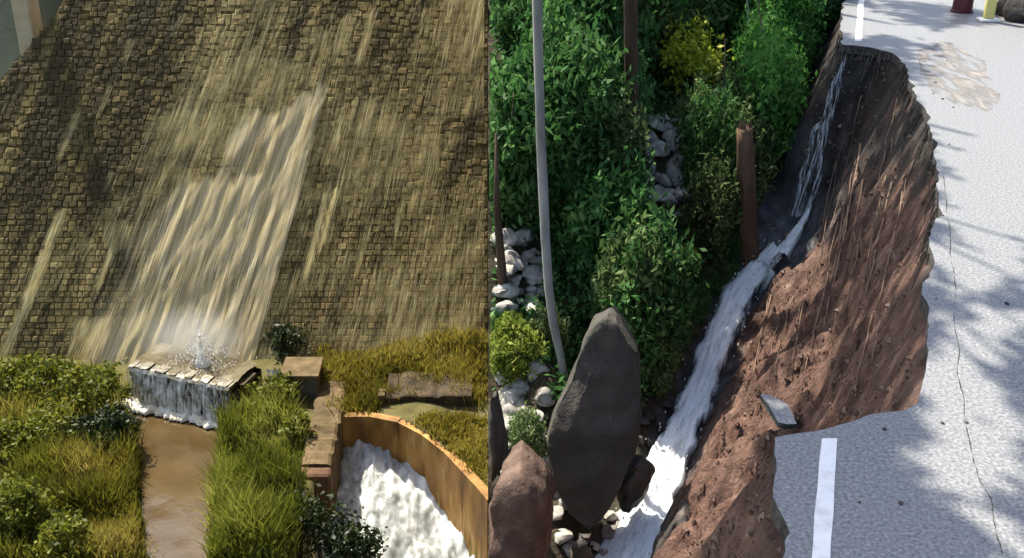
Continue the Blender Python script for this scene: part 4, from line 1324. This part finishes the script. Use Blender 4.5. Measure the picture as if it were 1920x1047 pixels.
forest_bush(1288, 165, .75, 'yellow', 'yellow green shrub with sunlight put into its leaf colour among dark forest', None, 1.3)
forest_bush(955, 700, .6, 'lime', 'light lime green shrub at the divide below the sunny rock heap', None, 1.1)
forest_bush(1278, 500, .3, 'yellow', 'small yellow green plant below the rocky gap', None, 1.2)
forest_bush(1030, 660, .4, 'leaf', 'small green shrub left of the bent foot of the slender trunk', None)
forest_bush(1225, 720, .45, 'leaf', 'small green shrub right of the huge slab boulder', None)
forest_bush(990, 850, .4, 'leaf', 'small olive shrub on rocks left of the slab boulder', None)
for k in range(16):
    kk = k / 15
    forest_bush(1225 + kk * 150 + random.uniform(-12, 12), 720 - kk * 240 + random.uniform(-15, 15), random.uniform(.2, .3), 'leaf', 'low green plant along the far edge of the white stream, ' + ORD[k] + ' from the bottom', 'plants along the stream')

# leafy ground cover under the shrubs
Q = []
for k in range(9000):
    px, py = random.uniform(915, 1560), random.uniform(-60, 760)
    if (1195 < px < 1290 and 235 < py < 430) or (918 < px < 1015 and 450 < py < 585) or (918 < px < 1040 and py > 690): continue
    q = hit(px, py)
    if q.y < 40: Q.append(tuple(q))
Q = np.array(Q)
e, _ = rim_dist(Q[:, 0], Q[:, 1])
Xs, Zs = stream(Q[:, 1])
Q = Q[(Q[:, 0] < Xs - .75) & (e > .6)]
P = np.repeat(Q, 4, 0) + np.column_stack([rng.normal(0, .1, (len(Q) * 4, 2)), np.abs(rng.normal(0, .16, len(Q) * 4))])
me = leaf_mesh('undergrowth', P, .085, M['leaf'], lambda V: (V[:, :, 0] > .02).all(1), droop=.4, elong=1.7)
put('undergrowth', me, kind='stuff', label='leafy green undergrowth covering the slope across the stream', cat='undergrowth')

# ---- roots on the soil bank
spots = [(random.uniform(1560, 1700), random.uniform(110, 420), random.uniform(140, 330)) for _ in range(16)]
spots += [(random.uniform(1400, 1720), random.uniform(420, 640), random.uniform(60, 190)) for _ in range(20)]
for k, (px, py, ln) in enumerate(sorted(spots)):
    pts = []
    for i in range(7):
        q = hit(px - i / 6 * ln * .22 + random.uniform(-3, 3), py + ln * i / 6)
        if q.z > -.3: break
        pts.append(q + Vector((0, -.05, .06)))
    if len(pts) < 4: continue
    if any((a_ - b_).length > 2.2 for a_, b_ in zip(pts[:-1], pts[1:])): continue
    r0 = random.uniform(.008, .02)
    t = MB(); t.tube(pts, [r0 * (1 - .1 * i) for i in range(len(pts))], n=5)
    o = t.build('root', M['root'], smooth=True, label='thin pale root trailing down the brown soil bank, ' + ORD[k] + ' from the stream side', cat='root', group='roots on the soil bank')
# soil clods
CM = [rock_mesh('clod', 300 + k, M['brown_rock'], flat=.8, sub=2) for k in range(5)]
spots = sorted((random.uniform(300, 1040), random.uniform(1330, 1720)) for _ in range(26))
for k, (py, px) in enumerate(spots):
    q = hit(px, py)
    if q.z > -.5: continue
    s = random.uniform(.04, .09)
    put('clod', CM[k % 5], loc=q, rot=(random.random(), random.random(), random.random() * 6), scale=(s, s, s * 1.3),
        label='brown earth clod on the washed-out soil bank, ' + ORD[k] + ' from the top', cat='clod', group='clods on the soil bank')

# ---- things far along the road
p = atz(1803, 22, 0)
t = thing('barrier_drum', p, 'maroon drum standing on the sunlit road at the top edge', 'drum')
mb = MB()
rings = []
for z_, r_ in ((0, .24), (.04, .25), (.05, .22), (.42, .21), (.44, .225), (.47, .225), (.49, .20), (.86, .19), (.90, .17)):
    rings.append([(p.x + r_ * math.cos(a), p.y + r_ * math.sin(a), z_ + .004) for a in np.linspace(0, 2 * math.pi, 20, endpoint=False)])
mb.quadstrip(rings); mb.build('body', M['maroon'], t)
mb = MB()
mb.quadstrip([[(p.x + r_ * math.cos(a), p.y + r_ * math.sin(a), z_) for a in np.linspace(0, 2 * math.pi, 20, endpoint=False)] for z_, r_ in ((.60, .215), (.76, .21))], cap=False)
mb.build('band', M['band'], t)
p = atz(1852, 40, 0)
t = thing('marker_post', p, 'pale yellow marker post beside the maroon drum on the road', 'post')
mb = MB(); mb.box(p.x - .11, p.x + .11, p.y - .05, p.y + .05, .06, 1.1); mb.build('panel', M['yellow'], t, bevel=.015)
mb = MB(); mb.box(p.x - .2, p.x + .2, p.y - .16, p.y + .16, .004, .06); mb.build('foot', M['band'], t, bevel=.015)
for k, (px, py, s) in enumerate(((1893, 28, .42), (1925, 40, .5), (1912, 5, .5))):
    q = atz(px, py, 0)
    put('rock', rock_mesh('rock', 400 + k, M['dark_rock'], sub=3), loc=q + Vector((0, 0, s * .5)), rot=(0, 0, k), scale=(s, s, s),
        label=['dark boulder beside the yellow post on the road', 'dark boulder cut by the right picture edge on the far road', 'dark boulder at the top corner of the far road'][k], cat='rock')
p = atz(1810, 29, 0)
# crumbs of broken asphalt on the road
AM = [rock_mesh('asphalt_crumb', 500 + k, M['dark_rock'], flat=.6, sub=1) for k in range(3)]
spots = sorted((random.uniform(100, 760), random.uniform(1700, 1790)) if k < 26 else (random.uniform(560, 1040), random.uniform(1470, 1900)) for k in range(46) if k % 2 == 0)
for k, (py, px) in enumerate(spots):
    q = atz(px, py, 0)
    e, _ = rim_dist(np.array([q.x]), np.array([q.y]))
    if e[0] > -.06: continue
    s = random.uniform(.012, .035)
    put('asphalt_crumb', AM[k % 3], loc=q + Vector((0, 0, s * .3)), rot=(0, 0, k), scale=(s, s, s), label='small dark crumb of broken asphalt on the pale road, ' + ORD[k] + ' from the top', cat='asphalt crumb', group='asphalt crumbs on the road')

# ---- fringe of dark fibres and fine roots under the far rim
fr = MB()
for k in range(420):
    i = random.randrange(len(rimj))
    x_, y_ = rimj[i]
    if not 11.5 < y_ < 23: continue
    L_ = random.uniform(.15, .9) * (1.2 if y_ > 15 else .6)
    a = Vector((x_ + random.uniform(-.06, .03), y_ + random.uniform(-.06, .05), -.06))
    d_ = Vector((random.uniform(-.35, -.1), random.uniform(-.3, .05), -1)).normalized()
    fr.tube([a, a + d_ * L_ * .5 + Vector((random.uniform(-.04, .04), 0, 0)), a + d_ * L_], [random.uniform(.008, .02), .009, .003], n=4)
fr.build('root_fringe', material('dark_fibres', [(0.02, 0.017, 0.014), (0.07, 0.058, 0.048), (0.2, 0.17, 0.14)], scale=9, rough=.9, bump=0), kind='stuff', label='fringe of dark fibres hanging under the far rim of the washout', cat='roots')

# ---- cracks and a mud smear on the road
def ribbon_on_road(name, path, w, mat, z):
    mb = MB(); rows = []
    P = [atz(px, py, 0) for px, py in path]
    pts = []
    for a, b in zip(P[:-1], P[1:]):
        for i in range(8):
            pts.append(a.lerp(b, i / 8))
    for i, p in enumerate(pts):
        ww = w * random.choice([.15, .5, 1, 1.4]); o = .02 * float(vnoise(p.y * 2.3, 1.0)) + random.uniform(-.004, .004)
        rows.append([(p.x - ww / 2 + o, p.y, z), (p.x + ww / 2 + o, p.y, z)])
    mb.quadstrip(rows, closed=False)
    o = mb.build(name, mat); o.parent = road
M['crack'] = material('crack_fill', [(0.02, 0.02, 0.02), (0.06, 0.06, 0.055)], scale=8, rough=.9, bump=.3)
ribbon_on_road('crack', [(1788, 520), (1792, 600), (1797, 690), (1808, 770), (1822, 830), (1834, 900), (1858, 940), (1868, 1000), (1880, 1047)], .009, M['crack'], .003)
ribbon_on_road('crack', [(1770, 330), (1776, 400), (1781, 470), (1788, 520)], .009, M['crack'], .003)
mb = MB()
c = atz(1790, 140, 0)
poly = []
for i in range(26):
    a = i / 26 * 6.283
    r_ = 1 + .35 * float(fbm(math.cos(a) * 1.5, math.sin(a) * 1.5, 3.0, 3))
    poly.append((c.x + math.cos(a) * .75 * r_ + .32 * math.sin(a) * 2.3 * r_, c.y + math.sin(a) * 2.3 * r_))
mb.v = [(x, y, .0025) for x, y in poly]; mb.t = [.5] * 26; mb.f = [tuple(range(26))]
o = mb.build('mud_smear', material('thin_mud', [(0.15, 0.135, 0.125), (0.20, 0.185, 0.172), (0.27, 0.26, 0.25)], scale=3, detail=12, rough=.8, bump=.5, stretch=(2, .5, 1), alpha=(2.0, (2.5, .6, 1), .42, .6)))
o.parent = road

# ---- thin stems and vines in the forest
spots = sorted((random.uniform(930, 1540), random.uniform(60, 420), random.uniform(120, 260)) for _ in range(14))
n_ = 0
for px, py, ln in spots:
    if 1215 < px < 1330 or (py > 250 and px > 1430): continue
    q0 = hit(px, py)
    sl_ = random.uniform(-7, 7)
    pts = [aty(px + sl_ * i + random.uniform(-1.5, 1.5), py - ln * i / 5, q0.y - .5 - .05 * i) for i in range(6)]
    if min(p.x for p in pts) < .05: continue
    t = MB(); t.tube(pts, [random.uniform(.018, .035) * (1 - .12 * i) for i in range(6)], n=5)
    t.build('sapling', random.choice([M['bark'], M['grey_pole'], M['root']]), smooth=True, label='thin bare sapling stem in the forest, ' + ORD[n_] + ' from the divide', cat='sapling', group='bare stems in the forest')
    n_ += 1

# ---- crumbs of earth and gravel over the soil bank
cr_v, cr_f = [], []
oct_ = [(1, 0, 0), (0, 1, 0), (-1, 0, 0), (0, -1, 0), (0, 0, 1), (0, 0, -1)]
of_ = [(0, 1, 4), (1, 2, 4), (2, 3, 4), (3, 0, 4), (1, 0, 5), (2, 1, 5), (3, 2, 5), (0, 3, 5)]
for k in range(4200):
    px, py = random.uniform(1280, 1760), random.uniform(110, 1060)
    q = hit(px, py)
    if q.z > -.25 or q.y > 24: continue
    Xs, Zs = stream(q.y)
    if q.x < float(Xs) + .35: continue
    r_ = min(.055, random.paretovariate(2.2) * .011)
    b = len(cr_v)
    for (x_, y_, z_) in oct_:
        cr_v.append((q.x + x_ * r_ * random.uniform(.6, 1.3), q.y + y_ * r_ * random.uniform(.6, 1.3), q.z + z_ * r_ * random.uniform(.6, 1.5)))
    cr_f += [tuple(b + i for i in t_) for t_ in of_]
obj('loose_earth', cr_v, cr_f, material('loose_earth', [(0.03, 0.019, 0.014), (0.10, 0.062, 0.045), (0.19, 0.125, 0.095), (0.3, 0.23, 0.19)], scale=6, rough=.9, bump=.4), kind='stuff', label='crumbs of earth and gravel strewn over the brown soil bank', cat='rubble')
